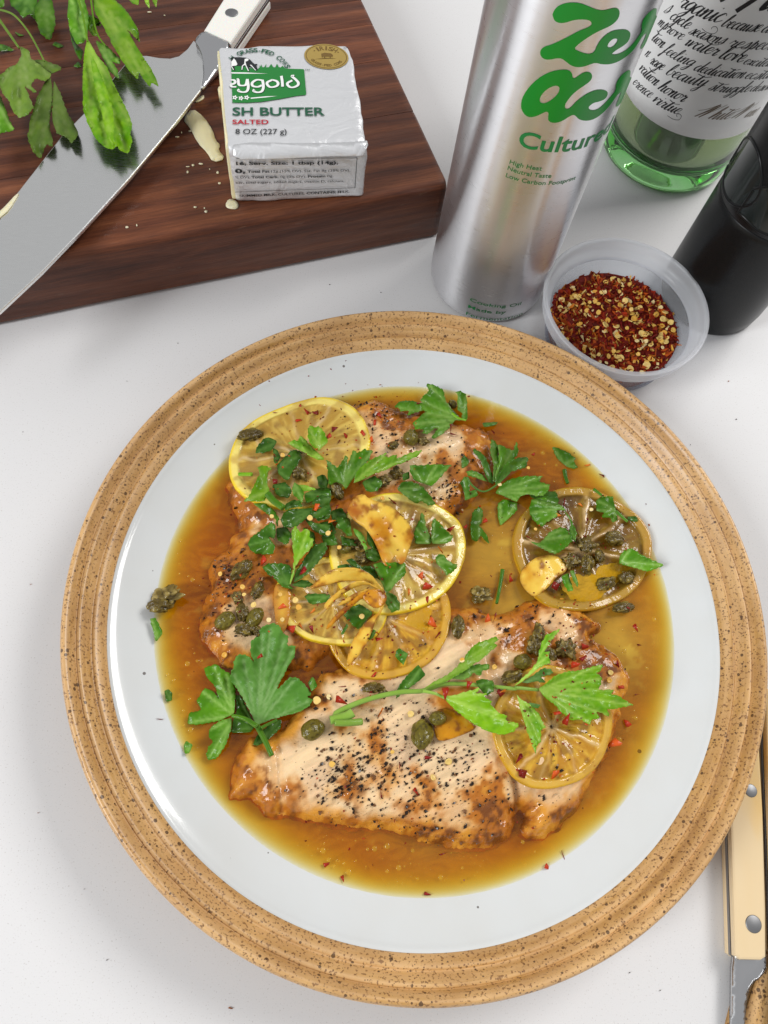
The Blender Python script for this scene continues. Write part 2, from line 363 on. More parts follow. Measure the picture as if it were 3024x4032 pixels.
# ------------------------------------------------------------------ print and lettering helpers
def cylpx(P, c, r):
    """frame points -> (angle, height) on the near side of an upright cylinder"""
    d = rays(P); o = -np.array(c, float); a = (d[:, :2]**2).sum(1); b = d[:, :2]@o; cc = o@o-r*r
    t = (-b-np.sqrt(np.maximum(b*b-a*cc, 0)))/a; p = d*t[:, None]+[0, 0, CAMH]
    return np.c_[np.unwrap(np.arctan2(p[:, 1]-c[1], p[:, 0]-c[0])), p[:, 2]]
def cylpt(pz, c, r): return np.c_[c[0]+r*np.cos(pz[:, 0]), c[1]+r*np.sin(pz[:, 0]), pz[:, 1]]
def planepx(P, p0, nrm):
    d = rays(P); o = np.array([0, 0, CAMH]); t = ((np.array(p0)-o)@nrm)/(d@nrm); return o+d*t[:, None]
_caph = None
def glyphs(s, bold=0., fine=0, sp=1.):
    """flat lettering: points with x over 0..1 of the line and y in cap heights"""
    cu = bpy.data.curves.new('lettering', 'FONT'); cu.body = s; cu.offset = bold; cu.resolution_u = 4; cu.space_character = sp
    ob = bpy.data.objects.new('lettering', cu); scene.collection.objects.link(ob)
    dg = bpy.context.evaluated_depsgraph_get(); me = bpy.data.meshes.new_from_object(ob.evaluated_get(dg))
    bm = bmesh.new(); bm.from_mesh(me); bmesh.ops.triangulate(bm, faces=bm.faces)
    for _ in range(fine):
        L = [e for e in bm.edges if e.calc_length() > .14]
        if L: bmesh.ops.subdivide_edges(bm, edges=L, cuts=1); bmesh.ops.triangulate(bm, faces=[f for f in bm.faces if len(f.verts) > 3])
    V = np.array([(v.co.x, v.co.y) for v in bm.verts]); bm.verts.index_update(); F = [[v.index for v in f.verts] for f in bm.faces]
    bm.free(); bpy.data.meshes.remove(me); bpy.data.objects.remove(ob); bpy.data.curves.remove(cu)
    w = V[:, 0].max()-V[:, 0].min(); glyphs.w = w; V[:, 0] = (V[:, 0]-V[:, 0].min())/w; V[:, 1] /= .73
    return V, F
def flat_text(s, mat, parent, A, B, up, bold=0., name='lettering', sp=1.):
    V, F = glyphs(s, bold, 0, sp); A, B, up = map(np.asarray, (A, B, up))
    return mk(name, A+V[:, :1]*(B-A)+V[:, 1:]*up, F, mat, parent, False)
def arc_text(s, mat, parent, cen, ax, ay, a0, a1, h, name='lettering', flip=False):
    """letters set round an ellipse cen + ax cos + ay sin"""
    Vs, Fs, o = [], [], 0; n = len(s)
    for i, ch in enumerate(s):
        if ch == ' ': continue
        a = math.radians(a0+(a1-a0)*(i+.5)/n); p = cen+ax*math.cos(a)+ay*math.sin(a)
        t = -ax*math.sin(a)+ay*math.cos(a); t = t/np.linalg.norm(t)*(1 if a1 > a0 else -1); up = np.cross([0, 0, 1.], t)
        V, F = glyphs(ch, .02); w = h*(.75 if ch not in 'I-·' else .3)
        Vs.append(p+(V[:, :1]-.5)*w*t+(V[:, 1:]-.5)*h*up); Fs += [[k+o for k in f] for f in F]; o += len(V)
    return mk(name, np.concatenate(Vs), Fs, mat, parent, False)
def cyl_text(s, mat, parent, c, r, A, B, cap, bold=0., name='lettering', ext=1.):
    V, F = glyphs(s, bold, 3); a, b = cylpx([A, B], c, r); b = np.array([a[0]+(b[0]-a[0])*ext, a[1] if ext != 1. else b[1]])
    pz = np.c_[a[0]+V[:, 0]*(b[0]-a[0]), a[1]+V[:, 0]*(b[1]-a[1])+V[:, 1]*cap]
    return mk(name, cylpt(pz, c, r+.012), F, mat, parent, False)

# ------------------------------------------------------------------ the setting
V, F = [], []
n = 24; g = np.linspace(-90, 110, n); X, Y = np.meshgrid(g, g)
V = np.c_[X.ravel(), Y.ravel(), np.zeros(n*n)]; F = [(i*n+j, i*n+j+1, (i+1)*n+j+1, (i+1)*n+j) for i in range(n-1) for j in range(n-1)]
tag(mk('countertop', V, F, M_table, org=(0, 0, 0)), 'white quartz countertop with fine grey specks', kind='structure')

# ------------------------------------------------------------------ cutting board
TH = math.radians(18.4); bu = np.array([math.cos(TH), math.sin(TH), 0]); bv = np.array([-math.sin(TH), math.cos(TH), 0])
BC = np.array([6.05, 32.5, 0.]); BT = 4.0
board = thing('cutting_board', 'thick dark walnut cutting board under the knife and butter', 'cutting board', BC)
v0 = 0.
for w, ln in ((5.6, 0), (4.3, .0), (3.1, .0), (2.2, 0), (4.6, 0), (3.4, 0), (4.2, 0)):
    v1 = v0+w-.012; first = v0 == 0.
    r = .42 if first else .02
    prof = [(v0+.25 if first else v0, 0.), (v0, .25 if first else .02)]+[(v0+r-r*math.cos(a), BT-r+r*math.sin(a)) for a in np.linspace(0, math.pi/2, 7)]
    prof += [(v1-.02, BT), (v1, BT-.02), (v1, 0.)]
    prof = np.array(prof); us = np.r_[0, -.08, -.2, np.linspace(-.5, -52, 60)]; k = len(prof); V = []
    for i, u in enumerate(us):
        sh = (.2 if i == 0 else .06 if i == 1 else 0.)
        cen = np.array([(v0+v1)/2, BT/2]); q = prof+(cen-prof)/np.array([w/2, BT/2])*sh*(1 if i < 2 else 0)
        wob = .035*(fbm(np.array([u*.6]), np.array([v0]), .8, 3)[0]-.5) if first else 0.
        for a, z in q: V.append(BC+bu*u+bv*(a+wob*(1 if a < v0+.6 else 0))+[0, 0, z])
    F = [(i*k+j, i*k+(j+1) % k, (i+1)*k+(j+1) % k, (i+1)*k+j) for i in range(len(us)-1) for j in range(k)]
    F += [tuple(range(k))[::-1], tuple((len(us)-1)*k+j for j in range(k))]
    o = mk('plank', V, F, M_wood, board)
    o.data.shade_auto_smooth() if hasattr(o.data, 'shade_auto_smooth') else None
    if v0 == 9.9: o['label'] = 'paler plank in the board'
    v0 += w

# ------------------------------------------------------------------ kitchen knife
knife = thing('kitchen_knife', 'large steel kitchen knife with white riveted handle lying on the walnut board', 'knife', at(c0((900, 800)), BT)[0])
ol = c0((865, 362), (960, 362), (1040, 376), (1110, 380), (1170, 364), (1225, 318), (1265, 262), (1300, 300), (1330, 400), (1330, 500), (1310, 590), (1150, 800), (850, 1160), (540, 1500), (280, 1770), (0, 2032), (-200, 2200), (-420, 2370), (-330, 2100), (-170, 1740), (0, 1425), (110, 1262), (400, 890), (545, 742), (800, 438))
V, F = prism(at(ol, 4.86), .22, .05); mk('blade', V, F, M_blade, knife, False)
# bolster swells from the blade up to the handle
ol = c0((1265, 262), (1330, 195), (1420, 228), (1508, 275), (1445, 400), (1390, 490), (1310, 592), (1330, 500), (1330, 400), (1300, 300))
pv, T = fill(resample(chaikin(ol, 2), 14), 12); P3 = at(pv, 4.88); P3[:, 2] = 4.88
tt = ss(0, 1, np.clip(((pv-c0((1320, 480))[0])@(c0((1430, 230))[0]-c0((1320, 480))[0]))/np.sum((c0((1430, 230))[0]-c0((1320, 480))[0])**2), 0, 1))
P3 = at(pv, 4.885+.47*tt); V, F = thicken(P3, T, .30+.75*tt); mk('bolster', V, F, M_steel, knife)
tp = c0((1330, 195), (1510, -90), (1760, -90), (1508, 275)); ed = c0((1330, 195), (1510, -90), (1760, -90), (1508, 275))
for nm, z, d, mt, bvl in (('handle_scale', 5.42, .62, M_ivory, .13), ('tang', 4.79, .2, M_dsteel, .02), ('handle_scale', 4.58, .54, M_ivory, .1)):
    q = at(ed, 5.42); q[:, 2] = z; V, F = prism(q, d, bvl); o = mk(nm, V, F, mt, knife, False); ks = o if z > 5 else ks
def rivet(parent, P, z, r, mat=None, name='rivet'):
    c = at(P, z)[0]; V, F = lathe([(r, -.1), (r, .015), (r*.9, .03), (.001, .035)], c[:2], 28); V[:, 2] += z; return mk(name, V, F, mat or M_rivet, parent)
rivet(ks, c0((1513, 84)), 5.42, .36)

# ------------------------------------------------------------------ butter pack
bz0, bz1 = BT, 7.4
A0 = np.array([-5.17, 30.17]); B0 = np.array([1.47, 31.14]); u2 = (B0-A0)/np.linalg.norm(B0-A0); w2 = np.array([-u2[1], u2[0]])
W, D, Hh = np.linalg.norm(B0-A0), 7.1, bz1-bz0
cen = np.array([*((A0+B0)/2+w2*D/2), (bz0+bz1)/2])
def rbox(h, r, n=26):
    h = np.array(h); V, F = [], []; s = np.linspace(-1, 1, n); s = np.sign(s)*np.abs(s)**.6
    for ax in range(3):
        for sg in (-1, 1):
            o = len(V); i, j = (ax+1) % 3, (ax+2) % 3
            for a in s:
                for b in s:
                    p = np.zeros(3); p[ax] = sg*h[ax]; p[i] = a*h[i]; p[j] = b*h[j]; V.append(p)
            for a in range(n-1):
                for b in range(n-1):
                    f = (o+a*n+b, o+(a+1)*n+b, o+(a+1)*n+b+1, o+a*n+b+1); F.append(f if sg > 0 else f[::-1])
    V = np.array(V); q = np.clip(V, -(h-r), h-r); d = V-q; L = np.linalg.norm(d, axis=1)[:, None]
    return q+d/np.maximum(L, 1e-9)*r, F
def boxworld(V): return cen+V[:, :1]*np.r_[u2, 0]+V[:, 1:2]*np.r_[w2, 0]+V[:, 2:]*np.array([0, 0, 1.])
pack = thing('butter_pack', 'foil wrapped half block of butter with green logo on the walnut board', 'butter', (cen[0], cen[1], bz0))
V, F = rbox((W/2, D/2, Hh/2), .22)
nz = fbm(V[:, 0]*1.3+V[:, 2], V[:, 1]*1.3+V[:, 2]*.7, .8, 4, 3)-.5
nrm = V/np.array([W/2, D/2, Hh/2]); edge = (np.abs(nrm) > .82).sum(1) >= 2
V2 = V*(1+nz[:, None]*.02); V2[edge] *= (1+nz[edge][:, None]*.05); V2[:, 2] = np.where(V[:, 2] > Hh/2-.01, Hh/2+nz*.012, V2[:, 2])
V2[:, 2] = np.maximum(V2[:, 2], -Hh/2+.01); V2[:, 0] = np.where(V2[:, 0] < -W/2+.02, -W/2+.03, V2[:, 0])
wrap = mk('foil_wrapper', boxworld(V2), F, M_foil, pack)
V, F = rbox((W/2-.05, D/2-.12, Hh/2-.1), .12, 16); V[:, 0] -= .12+.06*fbm(V[:, 1], V[:, 2], 1.2, 3, 9)
mk('butter_block', boxworld(V), F, M_butter, pack)
# folded flap of foil running along the front top edge
q = at(cB((128, 880), (250, 862), (600, 868), (900, 862), (1095, 850), (1105, 868), (1070, 905), (800, 912), (500, 925), (180, 935), (125, 925)), 7.36)
V, T = fill(q[:, :2], .25); nz = fbm(V[:, 0], V[:, 1], 1.6, 3, 4); f = (V-A0)@w2
z = 7.44+.05*nz-np.clip(.10-f, 0, 1)**1.4*1.2
W3, F3 = thicken(np.c_[V, z], T, .03); mk('foil_fold', W3, F3, M_foil, pack)
TZ = 7.435; top = lambda P, z=TZ: at(P, z)
def decal(name, P, mat, z, s=6): pv, T = fill(P, s); return mk(name, at(pv, z), T, mat, wrap, False)
decal('green_panel', cK((50, 555), (140, 518), (250, 516), (400, 560), (540, 577), (585, 545), (570, 510), (602, 530), (605, 482), (632, 545), (665, 540), (705, 480), (698, 545), (750, 542), (795, 480), (832, 540), (870, 545), (905, 475), (935, 540), (975, 545), (1005, 515), (1050, 560), (1100, 570), (1400, 578), (1412, 600), (1450, 1040), (1435, 1060), (1250, 1080), (900, 1145), (600, 1190), (350, 1205), (72, 1205)), I_green, TZ)
decal('cow', cK((50, 358), (200, 355), (330, 365), (400, 400), (450, 455), (490, 487), (512, 478), (540, 487), (520, 520), (535, 560), (548, 600), (500, 612), (430, 545), (385, 515), (392, 622), (358, 625), (330, 532), (285, 512), (266, 602), (230, 600), (240, 522), (180, 518), (105, 525), (128, 606), (88, 602), (50, 532)), I_black, TZ+.006, 5)
for P in (((52, 440), (100, 378), (135, 420), (165, 488), (140, 512), (60, 522), (100, 590), (85, 592), (52, 530)), ((300, 390), (345, 378), (380, 402), (352, 425), (315, 440), (330, 505), (380, 612), (362, 614), (310, 500), (270, 515), (255, 590), (240, 590), (250, 515), (292, 480)), ((395, 500), (425, 498), (512, 600), (500, 604), (440, 538))):
    decal('cow_patch', cK(*P), I_white, TZ+.012, 5)
decal('stripe', cK((50, 638), (300, 640), (730, 662), (300, 664), (52, 660)), I_white, TZ+.006)
decal('stripe', cK((410, 1112), (700, 1086), (910, 1080), (700, 1106), (414, 1132)), I_white, TZ+.006)
for x, y in ((118, 1108), (232, 1120), (338, 1108)):
    a = np.linspace(0, 2*np.pi, 30, endpoint=False); rr = 40+12*np.cos(5*a)
    decal('flower', cK(*np.c_[x+rr*np.cos(a), y+rr*np.sin(a)*.85]), I_white, TZ+.006); decal('flower_eye', cK(*np.c_[x+12*np.cos(a), y+10*np.sin(a)]), I_black, TZ+.012)
def top_text(s, cr, A, B, capA, mat, bold=0., z=TZ+.008, sp=1.):
    a, b, c = at(cr(A), z)[0], at(cr(B), z)[0], at(cr(capA), z)[0]; return flat_text(s, mat, wrap, a, b, c-a, bold, sp=sp)
# the name on the panel: uncial letters with a dark shadow edge
ST = [((45, 780), (100, 785), (125, 820), (95, 850), (50, 865), (60, 905), (145, 908)),
      ((150, 765), (178, 775), (190, 860), (235, 885), (320, 870), (350, 765)), ((350, 765), (368, 900), (345, 985), (270, 1008), (185, 985), (200, 955)),
      ((640, 790), (530, 778), (445, 830), (450, 890), (540, 910), (620, 880)), ((632, 780), (650, 900), (625, 985), (550, 1012), (468, 990), (482, 960)),
      ((815, 780), (730, 820), (720, 860), (760, 905), (820, 915), (900, 890), (925, 845), (890, 800), (815, 780)),
      ((985, 705), (1000, 800), (1008, 905)),
      ((1190, 790), (1110, 830), (1100, 870), (1150, 915), (1220, 915), (1290, 880), (1300, 830), (1250, 770), (1180, 710), (1225, 697))]
def strokes(name, S, wid, mat, z, dx=0, dy=0):
    Vs, Fs, o = [], [], 0
    for i, P in enumerate(S):
        P = smooth_prof(np.array(P, float)+[dx, dy], 5); t = np.gradient(P, axis=0); t /= np.linalg.norm(t, axis=1)[:, None]+1e-9
        nn = np.c_[-t[:, 1], t[:, 0]]; ww = wid*(.55+.6*np.abs(t[:, 1]))[:, None]
        q = np.concatenate([P+nn*ww, P-nn*ww]); w = at(cK(*q), z+i*.0006); k = len(P)
        Vs.append(w); Fs += [(o+j, o+j+1, o+k+j+1, o+k+j) for j in range(k-1)]; o += 2*k
    return mk(name, np.concatenate(Vs), Fs, mat, wrap, False)
strokes('name_shadow', ST, 24, I_black, TZ+.008, 8, 8); strokes('brand_name', ST, 22, I_white, TZ+.016)
top_text('SH BUTTER', cB, (120, 652), (792, 652), (120, 592), I_dgreen, .022)
top_text('SALTED', cB, (120, 715), (382, 715), (120, 682), I_red, .02)
top_text('8 OZ (227 g)', cB, (142, 787), (514, 787), (142, 748), I_black, .005)
top_text('TM', cB, (645, 328), (680, 328), (645, 315), I_dgreen); top_text('TM', cB, (925, 168), (958, 168), (925, 156), I_black)
sc = at(cB((290, 420)), TZ+.006)[0]; ex = at(cB((560, 420)), TZ+.006)[0]-sc; ey = at(cB((290, 178)), TZ+.006)[0]-sc
arc_text('H GRASS-FED COWS', I_dgreen, wrap, sc, ex, ey, 134, 27, .30)
s0 = at(cB((802, 225)), TZ)[0]; ax = at(cB((962, 235)), TZ)[0]-s0; ay = at(cB((800, 135)), TZ)[0]-s0
a = np.linspace(0, 2*np.pi, 60, endpoint=False)
V = np.concatenate([[s0], s0+np.outer(np.cos(a), ax)+np.outer(np.sin(a), ay)]); mk('gold_seal', V, [(0, i+1, (i+1) % 60+1) for i in range(60)], I_gold, wrap, False)
V = np.concatenate([s0+[0, 0, .008]+k*(np.outer(np.cos(a), ax)+np.outer(np.sin(a), ay)) for k in (.90, .93)]); mk('seal_ring', V, [(i, (i+1) % 60, 60+(i+1) % 60, 60+i) for i in range(60)], I_dgold, wrap, False)
arc_text('·IRISH·', I_dgold, wrap, s0+[0, 0, .008], ax*.68, ay*.66, 152, 28, .30); arc_text('GRASS-FED COWS', I_dgold, wrap, s0+[0, 0, .008], ax*.72, ay*.70, 205, 335, .17)
decal('seal_cow', cB((765, 205), (790, 198), (835, 203), (850, 215), (845, 232), (838, 222), (832, 240), (822, 225), (795, 225), (790, 240), (780, 222), (772, 235), (766, 220)), I_dgold, TZ+.01, 4)
decal('seal_ground', cB((715, 245), (800, 234), (880, 240), (800, 241)), I_dgold, TZ+.01, 4)
# small print on the front side
fn = np.r_[-w2, 0.]; fp = np.r_[A0, 0]+fn*.05
def front_text(s, A, B, cap, mat=I_black, bold=0.):
    a, b = planepx(cB(A, B), fp, fn); return flat_text(s, mat, wrap, a, b, (0, 0, cap), bold)
front_text('16, Serv. Size: 1 tbsp (14g),', (148, 1014), (888, 1007), .19, I_black, .028)
front_text('0,', (140, 1072), (215, 1072), .24, I_black, .035)
front_text('Total Fat', (230, 1070), (390, 1068), .145, I_black, .03); front_text('12g (15% DV), Sat. Fat 8g (38% DV),', (402, 1068), (975, 1060), .15)
front_text('% DV),', (140, 1112), (248, 1110), .145); front_text('Total Carb.', (258, 1110), (455, 1108), .145, I_black, .03); front_text('0g (0% DV),', (468, 1108), (655, 1105), .145); front_text('Protein', (668, 1105), (795, 1102), .145, I_black, .03); front_text('0g.', (806, 1102), (853, 1100), .145)
front_text('ber, total sugars, added sugars, vitamin D, calcium,', (146, 1150), (930, 1137), .145, I_black, .006)
front_text('SKIMMED MILK, CULTURES.', (172, 1246), (645, 1228), .155, I_black, .008); front_text('CONTAINS:', (658, 1226), (872, 1218), .155, I_black, .03); front_text('MILK.', (884, 1218), (970, 1213), .155, I_black, .008)
for A, B in (((150, 968), (1025, 962)), ((1025, 962), (1010, 1178)), ((140, 1210), (1010, 1178))):
    a, b = planepx(cB(A, B), fp, fn); d = b-a; d /= np.linalg.norm(d); s = np.cross(d, fn)*.014; mk('rule', np.array([a+s, b+s, b-s, a-s]), [(0, 1, 2, 3)], I_black, wrap, False)

# scraps of butter beside the pack and on the blade
def scrap(P, z, label, th=.12, mat=M_butter, hump=.15, name='butter_scrap', sp=14):
    P = chaikin(P, 1); pv, T = fill(P, sp); d = polydist(pv, P); zz = z+th+hump*ss(0, 35, d)+.05*fbm(pv[:, 0], pv[:, 1], .03, 3, 2)
    V, F = thicken(at(pv, zz), T, zz-z-.005); o = mk(name, V, F, mat); return tag(o, label, 'butter scrap', 'scraps of butter on the board')
scrap(c0((1190, 775), (1255, 705), (1330, 760), (1390, 850), (1410, 920), (1440, 945), (1425, 980), (1475, 1035), (1390, 1058), (1350, 990), (1290, 930), (1240, 830)), BT, 'long curled shaving of pale butter between the blade and the pack', .04, hump=.07)
scrap(c0((1420, 590), (1430, 560), (1470, 560), (1500, 590), (1512, 700), (1490, 640), (1450, 605)), BT, 'small butter lump squeezed out at the cut end of the pack', .7)
scrap(c0((1470, 1340), (1490, 1300), (1530, 1300), (1560, 1330), (1550, 1365), (1490, 1360)), BT, 'butter crumb at the front left foot of the pack', .03, hump=.05)
scrap(c0((1262, 660), (1330, 615), (1335, 640), (1290, 665)), BT, 'butter bit showing just past the heel of the spine', .04, hump=.05)
scrap(c0((-20, 1395), (40, 1340), (110, 1262), (125, 1265), (60, 1370), (0, 1420), (-20, 1440)), 4.85, 'ridge of butter along the cutting edge of the blade', .03, hump=.08)
for i in range(20):
    x = rng.choice([1265, 1400, 1240, 1330, 1440, 850, 1150, 1380]); y = {1265: 1100, 1400: 1330, 1240: 870, 1330: 1350, 1440: 1180, 850: 1480, 1150: 80, 1380: 1110}[x]
    x += rng.gauss(0, 45); y += rng.gauss(0, 28)
    if 930 < x and y < 300: x, y = 960+rng.random()*200, 70+rng.random()*40
    w, h = 4+rng.random()*13, 3+rng.random()*6; a0 = rng.random()*3
    P = c0(*[(x+math.cos(t+a0)*w*(.6+.6*rng.random()), y+math.sin(t+a0)*h*(.6+.6*rng.random())) for t in np.linspace(0, 6.28, 7)[:-1]])
    scrap(P, BT, 'tiny white butter fleck stuck on the walnut board', .02, hump=.02, name='butter_fleck', sp=8)

# ------------------------------------------------------------------ aluminium oil bottle
CC, CR = (8.77, 29.73), 3.27
can = thing('oil_bottle', 'brushed aluminium cooking oil bottle with green lettering', 'oil bottle', (*CC, 0))
pr = [(.001, .35), (2.2, .3), (2.75, .12), (2.92, .01), (3.05, .02), (3.17, .14), (3.24, .35), (3.265, .7)]+[(CR, z) for z in np.linspace(1.2, 18.5, 14)]+[(3.2, 19.3), (2.9, 20.4), (2.2, 21.6), (1.5, 22.4), (1.4, 23.4), (.001, 23.4)]
V, F = lathe(pr, CC, 160); shell = mk('body', V, F, M_can, can)
def can_shape(name, P, holes=()):
    f = lambda Q: cylpx(cZ(*chaikin(Q, 1)), CC, CR)*[CR, 1]
    pv, T = fill(f(P), .12, [f(h) for h in holes]); mk(name, cylpt(pv/[CR, 1], CC, CR+.014), T, I_can, shell, False)
can_shape('brand_word', [(460, 170), (455, 140), (480, 90), (520, 55), (580, 32), (660, 22), (740, 30), (820, 60), (900, 95), (960, 105), (1020, 95), (1080, 78), (1125, 85), (1142, 120), (1130, 180), (1090, 230), (1030, 270), (960, 300), (880, 340), (800, 390), (730, 440), (672, 495), (730, 525), (800, 548), (855, 545), (885, 520), (905, 470), (940, 410), (1000, 350), (1070, 310), (1150, 298), (1215, 300), (1250, 330), (1245, 380), (1220, 430), (1170, 470), (1110, 505), (1065, 540), (1062, 552), (1100, 555), (1150, 540), (1210, 505), (1270, 450), (1330, 370), (1368, 310), (1360, 260), (1375, 200), (1420, 140), (1480, 90), (1518, 78), (1513, 120), (1506, 163), (1530, 160), (1510, 230), (1475, 320), (1428, 410), (1380, 480), (1355, 505), (1350, 480), (1380, 420), (1410, 350), (1405, 335), (1370, 370), (1320, 450), (1270, 520), (1200, 580), (1120, 630), (1040, 655), (960, 655), (890, 638), (840, 655), (770, 680), (700, 685), (640, 665), (590, 625), (550, 595), (500, 592), (440, 605), (390, 608), (345, 585), (328, 545), (335, 505), (370, 475), (440, 455), (520, 420), (620, 370), (720, 315), (800, 285), (850, 260), (855, 225), (820, 200), (740, 195), (660, 205), (590, 230), (530, 235), (480, 215)],
          [[(1012, 470), (1030, 430), (1070, 395), (1105, 390), (1120, 405), (1105, 440), (1070, 475), (1035, 487)]])
can_shape('brand_word', [(140, 1120), (133, 1070), (145, 1000), (190, 920), (260, 840), (350, 770), (450, 725), (550, 708), (620, 712), (655, 745), (660, 790), (680, 800), (720, 770), (770, 738), (820, 730), (855, 750), (860, 790), (835, 830), (780, 870), (720, 910), (660, 960), (610, 1020), (580, 1070), (585, 1105), (615, 1112), (650, 1085), (690, 1040), (750, 990), (820, 945), (900, 915), (970, 912), (1015, 930), (1018, 965), (990, 1010), (930, 1035), (880, 1045), (840, 1070), (820, 1095), (835, 1120), (880, 1125), (930, 1105), (990, 1050), (1050, 980), (1100, 920), (1098, 870), (1115, 820), (1160, 760), (1210, 720), (1248, 710), (1248, 750), (1240, 788), (1262, 785), (1245, 850), (1212, 930), (1168, 1020), (1130, 1075), (1105, 1090), (1098, 1075), (1130, 1000), (1152, 945), (1145, 938), (1100, 985), (1050, 1060), (990, 1130), (920, 1190), (850, 1225), (780, 1232), (720, 1215), (690, 1180), (665, 1168), (620, 1190), (570, 1225), (500, 1252), (440, 1250), (410, 1225), (410, 1190), (415, 1150), (395, 1135), (350, 1155), (290, 1185), (230, 1197), (180, 1180)],
          [[(322, 1020), (340, 970), (390, 915), (450, 880), (500, 870), (528, 890), (520, 940), (480, 990), (420, 1035), (370, 1055), (335, 1048)]])
glyphs('Cultured', .02); _w = glyphs.w; glyphs('Cult', .02)
cyl_text('Cultured', I_cant, shell, CC, CR, cZ((97, 1478))[0], cZ((642, 1505))[0], .78, .02, 'lettering', _w/glyphs.w)
for s, A, B, cap in (('High Heat', (690, 1095), (905, 1142), .23), ('Neutral Taste', (677, 1135), (968, 1190), .23), ('Low Carbon Footprint', (665, 1183), (1130, 1200), .23), ('Cooking Oil', (425, 2012), (765, 2040), .25), ('Made by', (412, 2058), (665, 2098), .25), ('Fermentation', (398, 2105), (775, 2105), .25)):
    cyl_text(s, I_cant, shell, CC, CR, cC(A)[0], cC(B)[0], cap, .006)

# ------------------------------------------------------------------ wine bottle
BO, BR = (20.8, 40.93), 4.18
bot = thing('wine_bottle', 'green glass wine bottle with white label of black script', 'wine bottle', (*BO, 0))
def absorb(mat, col, dens):
    t = mat.node_tree; v = t.nodes.new('ShaderNodeVolumeAbsorption'); v.inputs[0].default_value = (*col, 1); v.inputs[1].default_value = dens
    t.links.new(v.outputs[0], t.nodes['Material Output'].inputs['Volume'])
M_glass.node_tree.nodes['Principled BSDF'].inputs['Base Color'].default_value = (1, 1, 1, 1); absorb(M_glass, (.30, .90, .20), 42)
M_wine.node_tree.nodes['Principled BSDF'].inputs['Base Color'].default_value = (1, 1, 1, 1); absorb(M_wine, (.90, .93, .40), 16)
outer = smooth_prof([(.001, 1.5), (1.6, 1.2), (2.7, .45), (3.2, .06), (3.5, .0), (3.85, .12), (4.1, .5), (4.18, 1.2), (4.18, 2.4)], 4).tolist()+[(4.18, z) for z in np.linspace(3, 19, 8)]+[(3.9, 20.5), (2.8, 23), (1.7, 25), (1.45, 27), (1.45, 31)]
inner = [(1.0, 31), (1.0, 26.5), (1.3, 25), (2.5, 22.6), (3.6, 20.2), (3.86, 19)]+[(3.86, z) for z in np.linspace(17, 3, 7)]+smooth_prof([(3.86, 2.6), (3.78, 1.9), (3.4, 1.35), (2.9, 1.5), (1.8, 2.2), (.001, 2.6)], 4).tolist()
V, F = lathe(outer+inner, BO, 120); mk('glass', V, F, M_glass, bot)
win = [(.001, 19.5), (3.875, 19.5)]+[(3.875, z) for z in np.linspace(17, 3, 7)]+smooth_prof([(3.875, 2.6), (3.79, 1.88), (3.4, 1.33), (2.9, 1.48), (1.8, 2.18), (.001, 2.58)], 4).tolist()
V, F = lathe(win, BO, 96); mk('wine', V, F, M_wine, bot)
a = np.radians(np.linspace(-196, 4, 90)); zs = np.linspace(4.38, 15.5, 12)
V = np.concatenate([cylpt(np.c_[a, np.full(90, z)], BO, rr) for rr in (BR+.012, BR+.03) for z in zs]); nk = 90
F = [(L+i*nk+j, L+i*nk+j+1, L+(i+1)*nk+j+1, L+(i+1)*nk+j) for L in (0, 12*nk) for i in range(11) for j in range(nk-1)]
F += [(j, j+1, 12*nk+j+1, 12*nk+j) for j in range(nk-1)]
lab = mk('label', V, F, M_label, bot)
